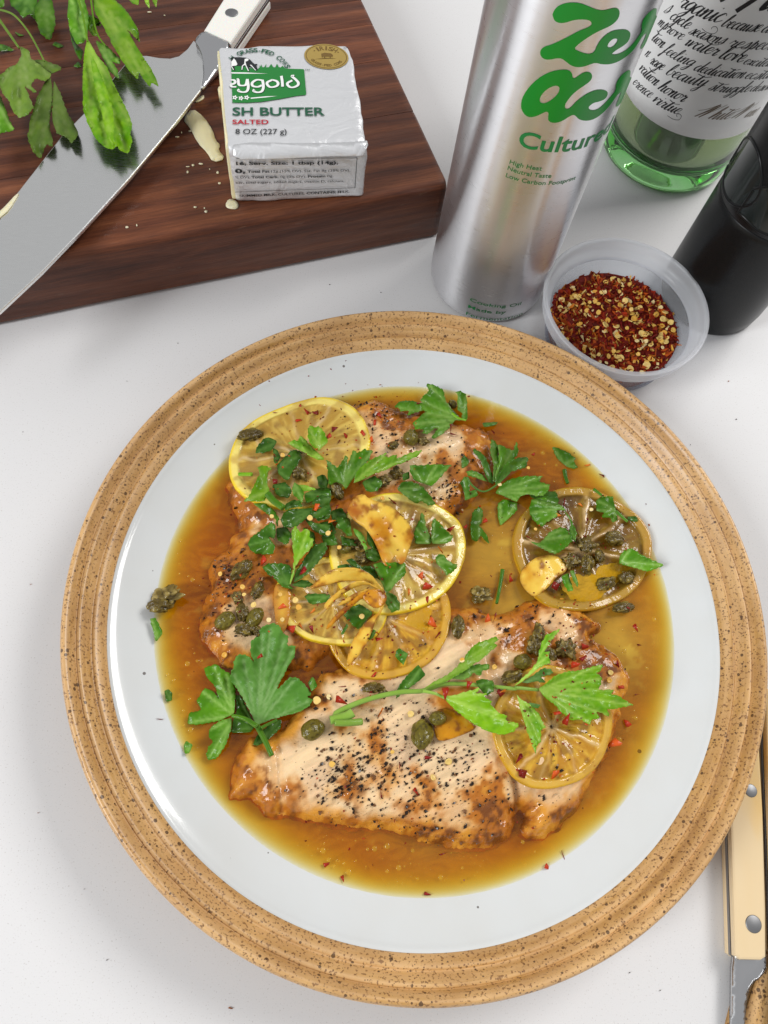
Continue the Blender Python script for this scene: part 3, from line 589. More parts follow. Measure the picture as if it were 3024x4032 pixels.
G = dict(a=[[(.75, .85), (.4, 1), (.05, .55), (.2, .02), (.55, .3), (.78, .95), (.72, .2), (.85, 0), (1.05, .25)]], b=[[(0, .3), (.3, 1.2), (.35, 1.9), (.15, 1.6), (.05, .3), (.3, 0), (.6, .4), (.5, .9), (.8, .75)]],
  c=[[(.65, .8), (.4, 1), (.05, .5), (.25, 0), (.75, .3)]], d=[[(.7, .85), (.4, 1), (.05, .5), (.2, 0), (.55, .3), (.95, 2), (.75, .2), (.9, 0), (1.1, .25)]], e=[[(.05, .4), (.5, .6), (.55, .95), (.25, .95), (.05, .4), (.3, 0), (.75, .3)]],
  f=[[(0, .3), (.45, 1.3), (.5, 1.95), (.3, 1.7), (.15, .2), (0, -.85), (-.15, -.6), (.25, .1), (.7, .3)]], g=[[(.7, .85), (.4, 1), (.05, .5), (.25, .05), (.6, .4), (.75, .95), (.6, -.4), (.25, -.9), (.1, -.6), (.9, .25)]],
  h=[[(0, .3), (.35, 1.3), (.4, 1.9), (.2, 1.6), (0, 0), (.3, .8), (.6, .95), (.55, .1), (.7, 0), (.95, .3)]], i=[[(0, .3), (.25, .95), (.2, .1), (.35, 0), (.6, .3)], [(.3, 1.35), (.36, 1.45)]], l=[[(0, .3), (.4, 1.3), (.4, 1.9), (.2, 1.5), (.1, .2), (.3, 0), (.6, .3)]],
  m=[[(0, .6), (.2, .95), (.15, 0), (.35, .8), (.55, .95), (.5, 0), (.75, .8), (.95, .95), (.9, .1), (1.05, 0), (1.3, .3)]], n=[[(0, .6), (.2, .95), (.15, 0), (.4, .8), (.65, .95), (.6, .1), (.75, 0), (1, .3)]], o=[[(.5, .95), (.15, .85), (.05, .3), (.3, 0), (.6, .4), (.5, .95), (.9, .8)]],
  p=[[(0, .4), (.35, 1.3), (.1, -.9)], [(.1, 0), (.35, .9), (.65, .8), (.55, .1), (.25, .1), (.9, .3)]], r=[[(0, .4), (.2, 1), (.35, .8), (.6, .85), (.45, .2), (.6, 0), (.85, .3)]], s=[[(0, .1), (.5, 1.05), (.6, .6), (.55, .1), (.2, 0), (.1, .2), (.8, .3)]],
  t=[[(0, .3), (.35, 1.5), (.2, .1), (.4, 0), (.65, .3)], [(-.45, 1.55), (.1, 1.4), (.6, 1.3), (1.2, 1.5)]], u=[[(0, .6), (.2, .95), (.15, .1), (.4, .1), (.7, .95), (.65, .1), (.8, 0), (1, .3)]], v=[[(0, .7), (.2, .95), (.25, .05), (.6, .95), (.9, .8)]],
  w=[[(0, .7), (.2, .95), (.2, .05), (.5, .4), (.6, .95), (.6, .05), (1, .95), (1.25, .8)]], x=[[(0, .7), (.25, .9), (.45, .1), (.75, .25)], [(.65, .95), (.05, .05)]], y=[[(0, .6), (.2, .95), (.15, .1), (.4, .1), (.7, .95), (.5, -.6), (.15, -.9), (.1, -.6), (.9, .25)]],
  W=[[(-.9, .9), (-.2, 1.3), (.6, 2.2)], [(.6, 2.2), (-.2, 0), (.2, .8), (.85, 2.0)], [(.85, 2.0), (.35, 0), (.7, .8), (1.5, 2.2)]], P=[[(.5, 1.9), (.3, .9), (0, -.2)], [(-.2, 1.2), (.2, 1.9), (.9, 2.0), (1.1, 1.5), (.6, .95), (.3, 1.0)]])
ADV = dict(a=1., b=.8, c=.72, d=1.05, e=.72, f=.65, g=.9, h=.95, i=.55, l=.55, m=1.28, n=.98, o=.85, p=.9, r=.8, s=.75, t=.6, u=.98, v=.85, w=1.2, x=.72, y=.9, W=1.7, P=1.2)
def script(word, A, B, xh, mat=None, slant=.5, weight=1.):
    a, b = cylpx(cW(A, B), BO, BR); Vs, Fs, o, x = [], [], 0, 0.
    L = sum(ADV[ch] for ch in word); arc = (b[0]-a[0])*BR; k = arc/L; lay = 0
    for ch in word:
        for S in G[ch]:
            P = smooth_prof(np.array(S, float)+[x, 0], 6); P = np.c_[P[:, 0]*k+P[:, 1]*slant*xh, P[:, 1]*xh]; t = np.gradient(P, axis=0); t /= np.linalg.norm(t, axis=1)[:, None]+1e-9
            nn = np.c_[-t[:, 1], t[:, 0]]; ww = xh*weight*(.035+.08*np.clip(-t[:, 1], 0, 1)**1.5)[:, None]
            q = np.concatenate([P+nn*ww, P-nn*ww]); ph = np.c_[a[0]+q[:, 0]/BR, a[1]+q[:, 0]/arc*(b[1]-a[1])+q[:, 1]]; n = len(P)
            Vs.append(cylpt(ph, BO, BR+.038+.0015*(lay % 6))); lay += 1; Fs += [(o+j, o+j+1, o+n+j+1, o+n+j) for j in range(n-1)]; o += 2*n
        x += ADV[ch]
    w = mk('script_word', np.concatenate(Vs), Fs, mat or I_script, lab, False)
for w, A, B, xh in (('rganic', (585, 62), (1075, 272), .50), ('because', (1090, 310), (1530, 378), .36), ('di', (1565, 380), (1690, 390), .36), ('s', (405, 148), (470, 160), .40), ('cycle', (480, 222), (690, 350), .38), ('seasons', (700, 395), (1110, 530), .34), ('respect', (1165, 548), (1690, 580), .36),
    ('mprove', (335, 285), (615, 482), .34), ('water', (650, 535), (1020, 668), .40), ('love', (1060, 690), (1335, 745), .42), ('excitem', (1350, 762), (1690, 790), .30), ('tion', (265, 470), (385, 578), .38), ('feeling', (395, 622), (735, 795), .36), ('dedication', (760, 835), (1345, 932), .34), ('ecstas', (1365, 938), (1690, 925), .32),
    ('n', (180, 660), (218, 690), .36), ('rage', (235, 748), (380, 845), .36), ('beauty', (430, 885), (885, 1035), .40), ('struggle', (930, 1072), (1410, 1095), .33), ('desire', (1430, 1090), (1660, 1065), .30), ('vation', (108, 830), (310, 1030), .40), ('honor', (340, 1065), (635, 1222), .42), ('erence', (38, 1000), (240, 1175), .36), ('virtue', (262, 1208), (570, 1370), .40)):
    script(w, A, B, xh)
script('White', (800, 1395), (1170, 1425), .42, I_brown, .75, .8); script('Wine', (1235, 1412), (1490, 1375), .42, I_brown, .75, .7); script('v', (1030, 20), (1240, 30), .6, None, .5, 1.3); script('Pa', (1330, 90), (1720, 115), .95, None, .6, 1.3)
def flourish(P, w):
    q = cylpx(cW(*smooth_prof(P, 8)), BO, BR); p = cylpt(q, BO, BR+.036); V, F = tube(p, w, 5); mk('flourish', V, F, I_script, lab)
flourish([(870, 338), (930, 385), (1010, 400), (1055, 360), (1040, 318), (995, 320), (985, 345)], .012); flourish([(455, 1385), (520, 1425), (590, 1435), (620, 1395), (600, 1365), (565, 1372), (570, 1400)], .012)

# ------------------------------------------------------------------ pepper mill
MC, MR = (21.9, 29.3), 2.96
mill = thing('pepper_mill', 'black plastic pepper mill beside the cup of chili flakes', 'pepper mill', (*MC, 0))
V, F = lathe([(.001, .05), (2.5, .02), (2.72, .0), (2.82, .05), (2.88, .18), (MR, 1.)]+[(MR, z) for z in (2.5, 5, 7.0, 7.36)]+[(MR-.03, 7.39), (.001, 7.39)], MC, 128); mk('base', V, F, M_black, mill)
V, F = lathe([(.001, 7.395), (MR-.035, 7.395), (MR, 7.43)]+[(MR, z) for z in (8, 9, 10, 11, 12)]+[(2.8, 13), (2.5, 14.2), (2.55, 16), (2.7, 17.5), (2.3, 18.6), (.001, 18.8)], MC, 128); mk('body', V, F, M_black, mill)
def oval(rot, P):
    P = chaikin(cM(*P), 2); pz = cylpx(P, MC, MR); pz[:, 0] += rot
    ring = cylpt(pz, MC, MR+.0); k = np.r_[np.arange(len(ring)), 0]; V, F = tube(ring[k], .075, 8, False); mk('window_rim', V, F, M_black, mill)
    pv, T = fill(pz*[MR, 1], .15); ed = polydist(pv, pz*[MR, 1]); pv = pv/[MR, 1]
    V = np.c_[MC[0]+(MR+.012)*np.cos(pv[:, 0]), MC[1]+(MR+.012)*np.sin(pv[:, 0]), pv[:, 1]]; mk('window_panel', V, T, M_smoke, mill)
OV = ((700, 470), (740, 520), (790, 640), (808, 800), (795, 920), (740, 1010), (640, 1040), (545, 1000), (497, 900), (500, 800), (560, 650), (630, 530))
oval(0, OV); oval(math.radians(62), OV)

# ------------------------------------------------------------------ plastic cup of chili flakes
UC = (15.4, 25.94)
cup = thing('plastic_cup', 'round cloudy plastic cup holding chili flakes', 'plastic cup', (*UC, 0))
pr = [(.001, .06), (3.2, .06), (3.35, .0), (3.5, .05), (3.58, .25), (3.95, 2.05), (4.22, 2.08), (4.26, 2.2), (4.22, 2.32), (4.28, 2.42), (4.34, 2.9), (4.43, 2.95), (4.43, 3.02), (4.36, 3.05), (4.2, 2.99), (4.14, 2.5), (3.88, 2.25), (3.80, 2.0), (3.47, .3), (3.3, .16), (.001, .16)]
i0 = 5; V, F = lathe(smooth_prof(pr[:i0+1], 2).tolist()+smooth_prof(pr[17:], 2).tolist(), UC, 120); mk('cup_wall', V, F, M_cup, cup)
V, F = lathe(smooth_prof(pr[i0:18]+[pr[i0]], 3), UC, 120); mk('lip', V, F, M_lip, cup)
RED = [np.array(c) for c in ((.26, .018, .006), (.36, .03, .008), (.15, .010, .006), (.48, .075, .012), (.20, .012, .010), (.52, .14, .015))]
SEED = [np.array(c) for c in ((.80, .56, .18), (.76, .46, .10), (.84, .66, .32), (.72, .38, .06))]
def flake_geo(s, rn):
    k = rn.randint(4, 6); a = sorted(rn.random()*6.283 for _ in range(k)); P = [(math.cos(t)*s*(.6+.6*rn.random()), math.sin(t)*s*(.35+.5*rn.random()), (rn.random()-.5)*s*.5) for t in a]
    P = np.array(P); th = .018+.012*rn.random(); V = np.concatenate([P, P-[0, 0, th*2]]); F = [tuple(range(k)), tuple(range(2*k-1, k-1, -1))]+[(i, i+k, (i+1) % k+k, (i+1) % k) for i in range(k)]
    return V, F
def seed_geo(s, rn):
    n = 12; a = np.linspace(0, 2*np.pi, n, endpoint=False); b = 1-.28*np.exp(-((a-np.pi)**2)*3); rows = []
    for r, z in ((.55, .05), (.85, .10), (1., .05), (1., -.02), (.6, -.06)): rows.append(np.c_[np.cos(a)*s*r*b, np.sin(a)*s*.85*r*b, np.full(n, z*s*2.2)])
    V = np.concatenate(rows+[[[0, 0, .02*s]]]); F = [(i*n+j, (i+1)*n+j, (i+1)*n+(j+1) % n, i*n+(j+1) % n) for i in range(4) for j in range(n)]+[(j, (j+1) % n, 5*n) for j in range(n)]+[tuple(4*n+j for j in range(n))]
    return V, F
def rot_eul(V, e): return V@np.array(Matrix.Rotation(e[2], 3, 'Z')@Matrix.Rotation(e[1], 3, 'Y')@Matrix.Rotation(e[0], 3, 'X')).T
def protos(geo, cols, mat, n, base, name):
    out = []
    for i in range(n):
        V, F = geo(base*(.8+.45*rng.random()), rng); me = bpy.data.meshes.new(name); me.from_pydata((V*CM).tolist(), [], [list(f) for f in F]); me.materials.append(mat)
        c = cols[i % len(cols)]; t = me.attributes.new('col', 'FLOAT_COLOR', 'POINT'); t.data.foreach_set('color', np.tile(np.r_[c, 1.], len(V)).astype(np.float32))
        me.polygons.foreach_set('use_smooth', [True]*len(me.polygons)); me.update(); out.append(me)
    return out
def put(me, name, loc, e=(0, 0, 0), s=1., label=None, cat=None, group=None):
    o = bpy.data.objects.new(name, me); scene.collection.objects.link(o); o.location = Vector(loc)*CM; o.rotation_euler = e; o.scale = (s, s, s) if not isinstance(s, tuple) else s
    return tag(o, label, cat, group)
SEEDP = protos(seed_geo, SEED, M_seed, 6, .15, 'chili_seed')
mound = lambda x, y: 1.22+.32*np.exp(-((x-UC[0]+.2)**2+(y-UC[1]-.2)**2)/5.5)+.10*fbm(np.asarray(x), np.asarray(y), 1.3, 2, 6)
Vs, Fs, Cs, o = [], [], [], 0
rn = random.Random(3)
# the heap itself: a lumpy base with thousands of loose flakes on it
for i in range(1700):
    r = 3.52*math.sqrt(rn.random()); t = rn.random()*6.283; x, y = UC[0]+r*math.cos(t), UC[1]+r*math.sin(t); z = float(mound(np.array([x]), np.array([y]))[0])+rn.random()*.10-.07
    if r > 3.2: z -= (r-3.2)*.5
    V, F = flake_geo(.17+.17*rn.random()**1.5, rn); V = rot_eul(V, (rn.gauss(0, .6), rn.gauss(0, .6), rn.random()*6.28))+[x, y, z]
    c = rn.choice(RED)*np.array((.95, 1.05, 1.))*(.5+.7*rn.random()) if rn.random() < .89 else rn.choice(SEED)*(.7+.4*rn.random())
    Vs.append(V); Fs += [tuple(k+o for k in f) for f in F]; o += len(V); Cs.append(np.tile(c, (len(V), 1)))
k = 22; rr = np.linspace(0.05, 3.5, 14); a = np.linspace(0, 2*np.pi, k*2, endpoint=False); P = np.array([(UC[0]+r*math.cos(t), UC[1]+r*math.sin(t)) for r in rr for t in a])
Z = mound(P[:, 0], P[:, 1])-.06; k *= 2; Vs.append(np.c_[P, Z]); Fs += [(o+i*k+j, o+(i+1)*k+j, o+(i+1)*k+(j+1) % k, o+i*k+(j+1) % k) for i in range(13) for j in range(k)]; o += len(P); Cs.append(np.tile(RED[2], (len(P), 1)))
ring = np.array([(UC[0]+r*math.cos(t), UC[1]+r*math.sin(t), .2) for r in (3.4,) for t in a]); Vs.append(ring); Fs += [(o-k+j, o+j, o+(j+1) % k, o-k+(j+1) % k) for j in range(k)]; Cs.append(np.tile(RED[2], (k, 1)))
tag(mk('chili_flakes', np.concatenate(Vs), Fs, M_flaked, col=np.concatenate(Cs), smooth=False), 'heap of crushed red chili flakes in the plastic cup', 'chili flakes', kind='stuff')
for i in range(125):
    r = 3.3*math.sqrt(rn.random()); t = rn.random()*6.283; x, y = UC[0]+r*math.cos(t), UC[1]+r*math.sin(t); z = float(mound(np.array([x]), np.array([y]))[0])+.06
    put(rn.choice(SEEDP), 'chili_seed', (x, y, z), (rn.gauss(0, .35), rn.gauss(0, .35), rn.random()*6.28), 0.85+.45*rn.random(), 'pale chili seed on the heap in the plastic cup', 'seed', 'chili seeds in the cup')

# ------------------------------------------------------------------ cutlery and second dish at the right edge
def cutlery(dx, dy, rz, label):
    org = at(cH((620, 1500)), 0)[0]; t = thing('cutlery', label, 'cutlery', (org[0], org[1], 0), 'cream handled cutlery')
    tp = at(cH((690, -150), (705, 300), (728, 720), (747, 1400), (750, 1740), (715, 1762), (570, 1758), (530, 1728), (505, 1000), (480, 300), (470, -150)), .98)
    for nm, z, d, mt, bvl in (('handle_scale', .98, .40, M_cream, .10), ('tang', .575, .16, M_dsteel, .015), ('handle_scale', .41, .37, M_cream, .09)):
        q = tp.copy(); q[:, 2] = z
        if nm == 'tang': cc = q.mean(0); q = cc+(q-cc)*1.003
        V, F = prism(q, d, bvl); o = mk(nm, V, F, mt, t, False); ks = o if z > .9 else ks
    rivet(ks, cH((640, 562)), .98, .27); rivet(ks, cH((658, 1505)), .98, .33)
    ol = cH((560, 1700), (745, 1700), (748, 1800), (735, 1850), (705, 1888), (650, 1925), (622, 1985), (605, 2100), (590, 2400), (560, 2900), (500, 2900), (503, 2200), (508, 1700))
    pv, T = fill(chaikin(ol, 1), 16); d = polydist(pv, ol); V, F = thicken(at(pv, .55+.10*ss(0, 25, d)), T, .18+.10*ss(0, 25, d)); mk('neck', V, F, M_steel, t)
    t.location.x += dx*CM; t.location.y += dy*CM; t.rotation_euler.z = rz; return t
cutlery(0, 0, 0, 'cream handled cutlery with two steel rivets beside the big plate')
cutlery(1.68, .1, math.radians(-1.0), 'cream handle just showing at the right edge of the photo')
D2 = (30.75, -13.2)
pr = [(.001, .12), (12, .12), (13.5, .15), (14.6, .2), (15.0, .19), (15.2, .12), (15.15, .06), (14.6, .01), (.001, .01)]
V, F = lathe(smooth_prof(pr, 3), D2, 128); o = mk('second_plate', V, F, M_stone, org=(*D2, 0)); tag(o, 'brown speckled stoneware plate at the bottom right corner', 'plate')
# ------------------------------------------------------------------ dinner plate
PC = np.array([4.4, 9.67])
plate = thing('dinner_plate', 'large round stoneware plate with speckled tan rim and white inside', 'plate', (*PC, 0))
BOWL = smooth_prof([(.01, .66), (4, .67), (7, .70), (9, .80), (10.5, 1.0), (11.7, 1.30), (12.6, 1.57), (13.15, 1.78), (13.38, 1.90), (13.5, 1.93)], 6)
V, F = lathe(BOWL, PC, 200); o = mk('glazed_inside', V, F, M_glaze, plate)
RIM = smooth_prof([(13.47, 1.86), (13.52, 1.95), (13.66, 2.14), (13.80, 2.28), (13.93, 2.34), (14.02, 2.30), (14.09, 2.36), (14.25, 2.58), (14.38, 2.72), (14.49, 2.74), (14.55, 2.70), (14.61, 2.80), (14.70, 2.99), (14.82, 3.12), (14.95, 3.14), (15.05, 3.03), (15.08, 2.85), (14.9, 2.5), (14.0, 1.7), (12.5, .75), (10.8, .2), (10.4, .0), (9.8, .0), (9.6, .25), (.01, .3)], 5)
V, F = lathe(RIM, PC, 220); a = np.arctan2(V[:, 1]-PC[1], V[:, 0]-PC[0]); rr = np.hypot(V[:, 0]-PC[0], V[:, 1]-PC[1])
V[:, 2] += np.where(V[:, 2] > .5, .02*np.sin(a*2+1)+.012*np.sin(a*5), 0)*ss(13.6, 14.6, rr)
mk('rim', V, F, M_stone, plate)

# ------------------------------------------------------------------ height map of everything stacked on the plate
class HM:
    x0, y0, s, nx, ny = -11., -7., .1, 320, 340
    gx, gy = np.meshgrid(x0+s*np.arange(nx), y0+s*np.arange(ny)); g = None; sm = None
    def idx(P): return np.clip(np.round((P[:, 0]-HM.x0)/HM.s).astype(int), 0, HM.nx-1), np.clip(np.round((P[:, 1]-HM.y0)/HM.s).astype(int), 0, HM.ny-1)
    def add(V):
        i, j = HM.idx(V)
        for a in (-1, 0, 1):
            for b in (-1, 0, 1):
                if abs(a)+abs(b) < 2: np.maximum.at(HM.g, (np.clip(j+a, 0, HM.ny-1), np.clip(i+b, 0, HM.nx-1)), V[:, 2])
    def smooth(mx=2, bl=4):
        g = HM.g.copy()
        for ax in (0, 1):
            h = g.copy()
            for k in range(1, mx+1): h = np.maximum(h, np.maximum(np.roll(g, k, ax), np.roll(g, -k, ax)))
            g = h
        for _ in range(2):
            for ax in (0, 1):
                acc = g.copy()
                for k in range(1, bl+1): acc = acc+np.roll(g, k, ax)+np.roll(g, -k, ax)
                g = acc/(2*bl+1)
        return g
def hz(P, g):
    x = np.clip((P[:, 0]-HM.x0)/HM.s, 0, HM.nx-1.01); y = np.clip((P[:, 1]-HM.y0)/HM.s, 0, HM.ny-1.01); i, j = x.astype(int), y.astype(int); a, b = x-i, y-j
    return (g[j, i]*(1-a)+g[j, i+1]*a)*(1-b)+(g[j+1, i]*(1-a)+g[j+1, i+1]*a)*b
def drape(P, g, up=0.):
    """points on the stacked food along the line of sight, raised by up"""
    z = np.full(len(P), 1.6)
    for _ in range(7): z = .5*z+.5*(hz(at(P, z), g)+up)
    return at(P, z)
rg = np.hypot(HM.gx-PC[0], HM.gy-PC[1]); SZ = 1.30
bowlz = np.interp(rg, BOWL[:, 0], BOWL[:, 1], right=1.93); HM.g = np.maximum(bowlz, SZ)
def proj(V):
    v = V-[0, 0, CAMH]; d = np.outer(v[:, 0], _x)-np.outer(v[:, 1], _y)-np.outer(v[:, 2], _n); return d[:, :2]/d[:, 2:]*FPX+[1512, 2016]

# ------------------------------------------------------------------ pan sauce
n = 170; g = np.linspace(-12.1, 12.1, n); X, Y = np.meshgrid(g, g); R = np.hypot(X, Y)
edge = 11.62+.10*fbm(X, Y, .35, 2, 4)
P = np.c_[X.ravel()+PC[0], Y.ravel()+PC[1], np.full(n*n, SZ)]; r = R.ravel()
dep = np.maximum(SZ-np.interp(r, BOWL[:, 0], BOWL[:, 1]), 0)*(.72+.56*fbm(X.ravel(), Y.ravel(), .5, 4, 41))+.012*ss(12., 11.6, r)
px = proj(P); cl = np.zeros(n*n)
for x, y, s, w in ((1930, 2180, 170, .8), (2080, 2420, 150, 1.), (2480, 2560, 190, .95), (2560, 2850, 150, .55), (2380, 3080, 120, .35), (1700, 3430, 200, .35), (700, 2950, 110, .55), (640, 2230, 90, .35), (2230, 1800, 120, .3), (1250, 3330, 150, .2)):
    cl = np.maximum(cl, .8*w*np.exp(-((px[:, 0]-x)**2+(px[:, 1]-y)**2)/(2*s*s)))
cl *= .55+.8*fbm(P[:, 0], P[:, 1], .55, 4, 12); cl += .25*ss(.66, .72, fbm(P[:, 0]+.8*fbm(P[:, 0], P[:, 1], .8, 2, 1), P[:, 1], 1.3, 3, 31))
keep = (r < 11.95).reshape(n, n); F = [(i*n+j, i*n+j+1, (i+1)*n+j+1, (i+1)*n+j) for i in range(n-1) for j in range(n-1) if keep[i, j] and keep[i+1, j] and keep[i, j+1] and keep[i+1, j+1]]
P[:, 2] += .006*(fbm(P[:, 0], P[:, 1], .9, 2, 7)-.5)
used = sorted({k for f in F for k in f}); mp = {k: i for i, k in enumerate(used)}; F = [tuple(mp[k] for k in f) for f in F]
tag(mk('pan_sauce', P[used], F, M_sauce, attrs=dict(depth=dep[used], cloud=np.clip(cl[used], 0, 1))), 'golden brown butter sauce pooled in the plate', 'sauce', kind='stuff')

# ------------------------------------------------------------------ chicken cutlets
CREAM, PINK, GOLD, BRN, DRK = map(np.array, ((.79, .565, .325), (.75, .51, .30), (.67, .28, .014), (.39, .105, .007), (.09, .025, .008)))
def cutlet(P, th, label, seed, brown, ridge=(), sear=()):
    P = resample(chaikin(P, 1), 30); W2 = at(P, SZ+.05)[:, :2]; lo, hi = W2.min(0)-.3, W2.max(0)+.3; s = .062
    gx = np.arange(lo[0], hi[0], s); gy = np.arange(lo[1], hi[1], s); X, Y = np.meshgrid(gx, gy); Q = np.c_[X.ravel(), Y.ravel()]
    wob = .30*(fbm(Q[:, 0], Q[:, 1], 2.6, 4, seed+5)-.5)
    sd = polydist(Q, W2)*np.where(inside(Q, W2), 1, -1)+wob
    x, y = Q[:, 0], Q[:, 1]
    body = th*(1-np.exp(-np.maximum(sd, 0)/.42))
    big = fbm(x, y, .32, 3, seed)-.5; mid = fbm(x, y, 1.1, 4, seed+1)-.5; ang = .5; fx, fy = x*math.cos(ang)+y*math.sin(ang), -x*math.sin(ang)+y*math.cos(ang)
    fib = fbm(fx*.5, fy*2.6, 1.6, 4, seed+2)-.5
    z = SZ-.06+body+ss(0, .8, sd)*(.5*big+.13*mid+.12*fib)
    for (a, b, dpt, wd) in ridge:
        A, B = at(np.array([a, b]), SZ+.6)[:, :2]; z -= dpt*np.exp(-(segdist(Q, A[None], B[None])/wd)**2)
    z = np.maximum(z, SZ-.08+np.where(sd > .1, .1, 0)); z = np.where(sd < 0, SZ-.06+sd*3.0, z)
    b1 = fbm(x, y, .55, 4, seed+7); b2 = fbm(x, y, 2.2, 4, seed+8); b3 = fbm(x, y, 5., 3, seed+9)
    col = mixc(CREAM, PINK, ss(.4, .7, fbm(x, y, .8, 3, seed+3))); col = col*(.74+.5*fbm(fx*.5, fy*4.5, 1.7, 4, seed+4))[:, None]
    bf = np.clip(ss(.40, .64, b1+brown-.06+.18*(b2-.5))+1.*ss(.9, .1, sd+.8*(b2-.5)+1.0*(b1-.5)), 0, 1)
    for sx, sy, sr, sw in sear:
        A = at(np.array([[sx, sy]]), SZ+.5)[0, :2]; e = sw*np.exp(-((Q-A)**2).sum(1)/(2*(sr*.0108)**2))*(.4+1.2*b2)*.6; bf = np.clip(bf+e, 0, 1); b2 = b2+.16*e
    col = col*(1-.93*bf[:, None])+GOLD*.93*bf[:, None]
    br = np.clip(ss(.48, .70, b2*.6+b1*.4+.22*bf+brown*.5-.1)*bf*1.1+.75*ss(.42, .05, sd+.4*(b3-.5))*ss(.4, .6, b1*.5+b2*.5), 0, 1); col = col*(1-.8*br[:, None])+BRN*.8*br[:, None]
    dk = ss(.58, .78, b3*.5+b2*.5+.14*(br-.5))*br*.75; col = col*(1-dk[:, None])+DRK*dk[:, None]
    k = (sd > -.13).reshape(X.shape); ny, nx = X.shape
    F = [(i*nx+j, i*nx+j+1, (i+1)*nx+j+1, (i+1)*nx+j) for i in range(ny-1) for j in range(nx-1) if k[i, j] and k[i+1, j] and k[i, j+1] and k[i+1, j+1]]
    us = np.unique(np.array(F)); mp = np.full(nx*ny, -1); mp[us] = np.arange(len(us)); F = mp[np.array(F)]
    V = np.c_[x, y, z][us]; HM.add(V); return tag(mk('chicken_cutlet', V, F, M_chick, col=col[us]), label, 'chicken', 'chicken cutlets on the plate'), W2
POLA = [(1400, 1595), (1442, 1577), (1476, 1563), (1505, 1585), (1540, 1602), (1600, 1628), (1700, 1650), (1792, 1665), (1830, 1665), (1856, 1684), (1894, 1684), (1925, 1707), (1936, 1740), (1950, 1800), (1960, 1860), (1935, 1930), (1889, 1950), (1860, 1982), (1822, 2011), (1788, 2036), (1750, 2150), (1700, 2300), (1630, 2440), (1540, 2540), (1420, 2565), (1270, 2588), (1240, 2620), (1222, 2645), (1179, 2643), (1130, 2634), (1000, 2650), (918, 2636), (870, 2619), (824, 2570), (786, 2503), (782, 2442), (803, 2374), (829, 2324), (820, 2231), (841, 2190), (900, 2165), (917, 2100), (940, 2062), (913, 2011), (900, 1952), (888, 1905), (930, 1880), (960, 1780), (1100, 1700), (1250, 1640)]
POLB = [(1072, 2896), (1010, 2900), (962, 2913), (937, 2956), (913, 3019), (904, 3077), (893, 3128), (913, 3150), (957, 3150), (981, 3144), (1010, 3164), (1034, 3193), (1044, 3218), (1111, 3216), (1196, 3230), (1300, 3247), (1466, 3268), (1600, 3288), (1686, 3330), (1772, 3343), (1926, 3340), (1986, 3318), (2014, 3288), (2030, 3245), (2046, 3205), (2054, 3205), (2048, 3278), (2089, 3310), (2166, 3290), (2235, 3236), (2287, 3166), (2325, 3098), (2400, 2960), (2440, 2830), (2472, 2710), (2484, 2685), (2467, 2639), (2448, 2600), (2395, 2557), (2351, 2528), (2318, 2503), (2366, 2494), (2370, 2461), (2342, 2440), (2303, 2420), (2260, 2378), (2236, 2348), (2200, 2330), (2157, 2330), (2109, 2361), (2046, 2375), (2013, 2402), (1950, 2410), (1913, 2413), (1889, 2394), (1840, 2392), (1760, 2390), (1650, 2450), (1500, 2570), (1330, 2640), (1256, 2645), (1225, 2690), (1200, 2760), (1150, 2820), (1105, 2870)]
chA, WA = cutlet(np.array(POLA, float), .95, 'browned chicken cutlet under the lemon slices at the upper left of the plate', 11, .16, (((900, 2060), (1060, 2080), .25, .3), ((1500, 1850), (1850, 1900), .2, .5)), ((900, 1930, 45, 1.), (890, 2200, 70, .9), (850, 2350, 60, 1.), (800, 2450, 60, 1.1), (880, 2600, 60, .9), (1905, 1715, 45, 1.2), (1480, 1600, 80, 1.), (1580, 1670, 80, .8), (1830, 2000, 50, 1.), (1100, 2200, 150, .8)))
chB, WB = cutlet(np.array(POLB, float), 1.05, 'peppered pale chicken cutlet at the bottom of the plate', 23, -.01, (((2050, 3210), (2010, 2980), .45, .16), ((1085, 2960), (1110, 3190), .25, .18), ((1880, 2450), (1930, 2700), .3, .3), ((1900, 3300), (2030, 3180), .12, .2)), ((2440, 2600, 70, 1.3), (2340, 2470, 60, 1.3), (2180, 3260, 80, 1.2), (1940, 3310, 90, 1.1), (950, 3010, 70, 1.1), (2190, 2380, 80, 1.), (1680, 3290, 90, 1.), (1880, 2430, 50, 1.), (1010, 3080, 30, 1.4), (1900, 3180, 45, 1.)))

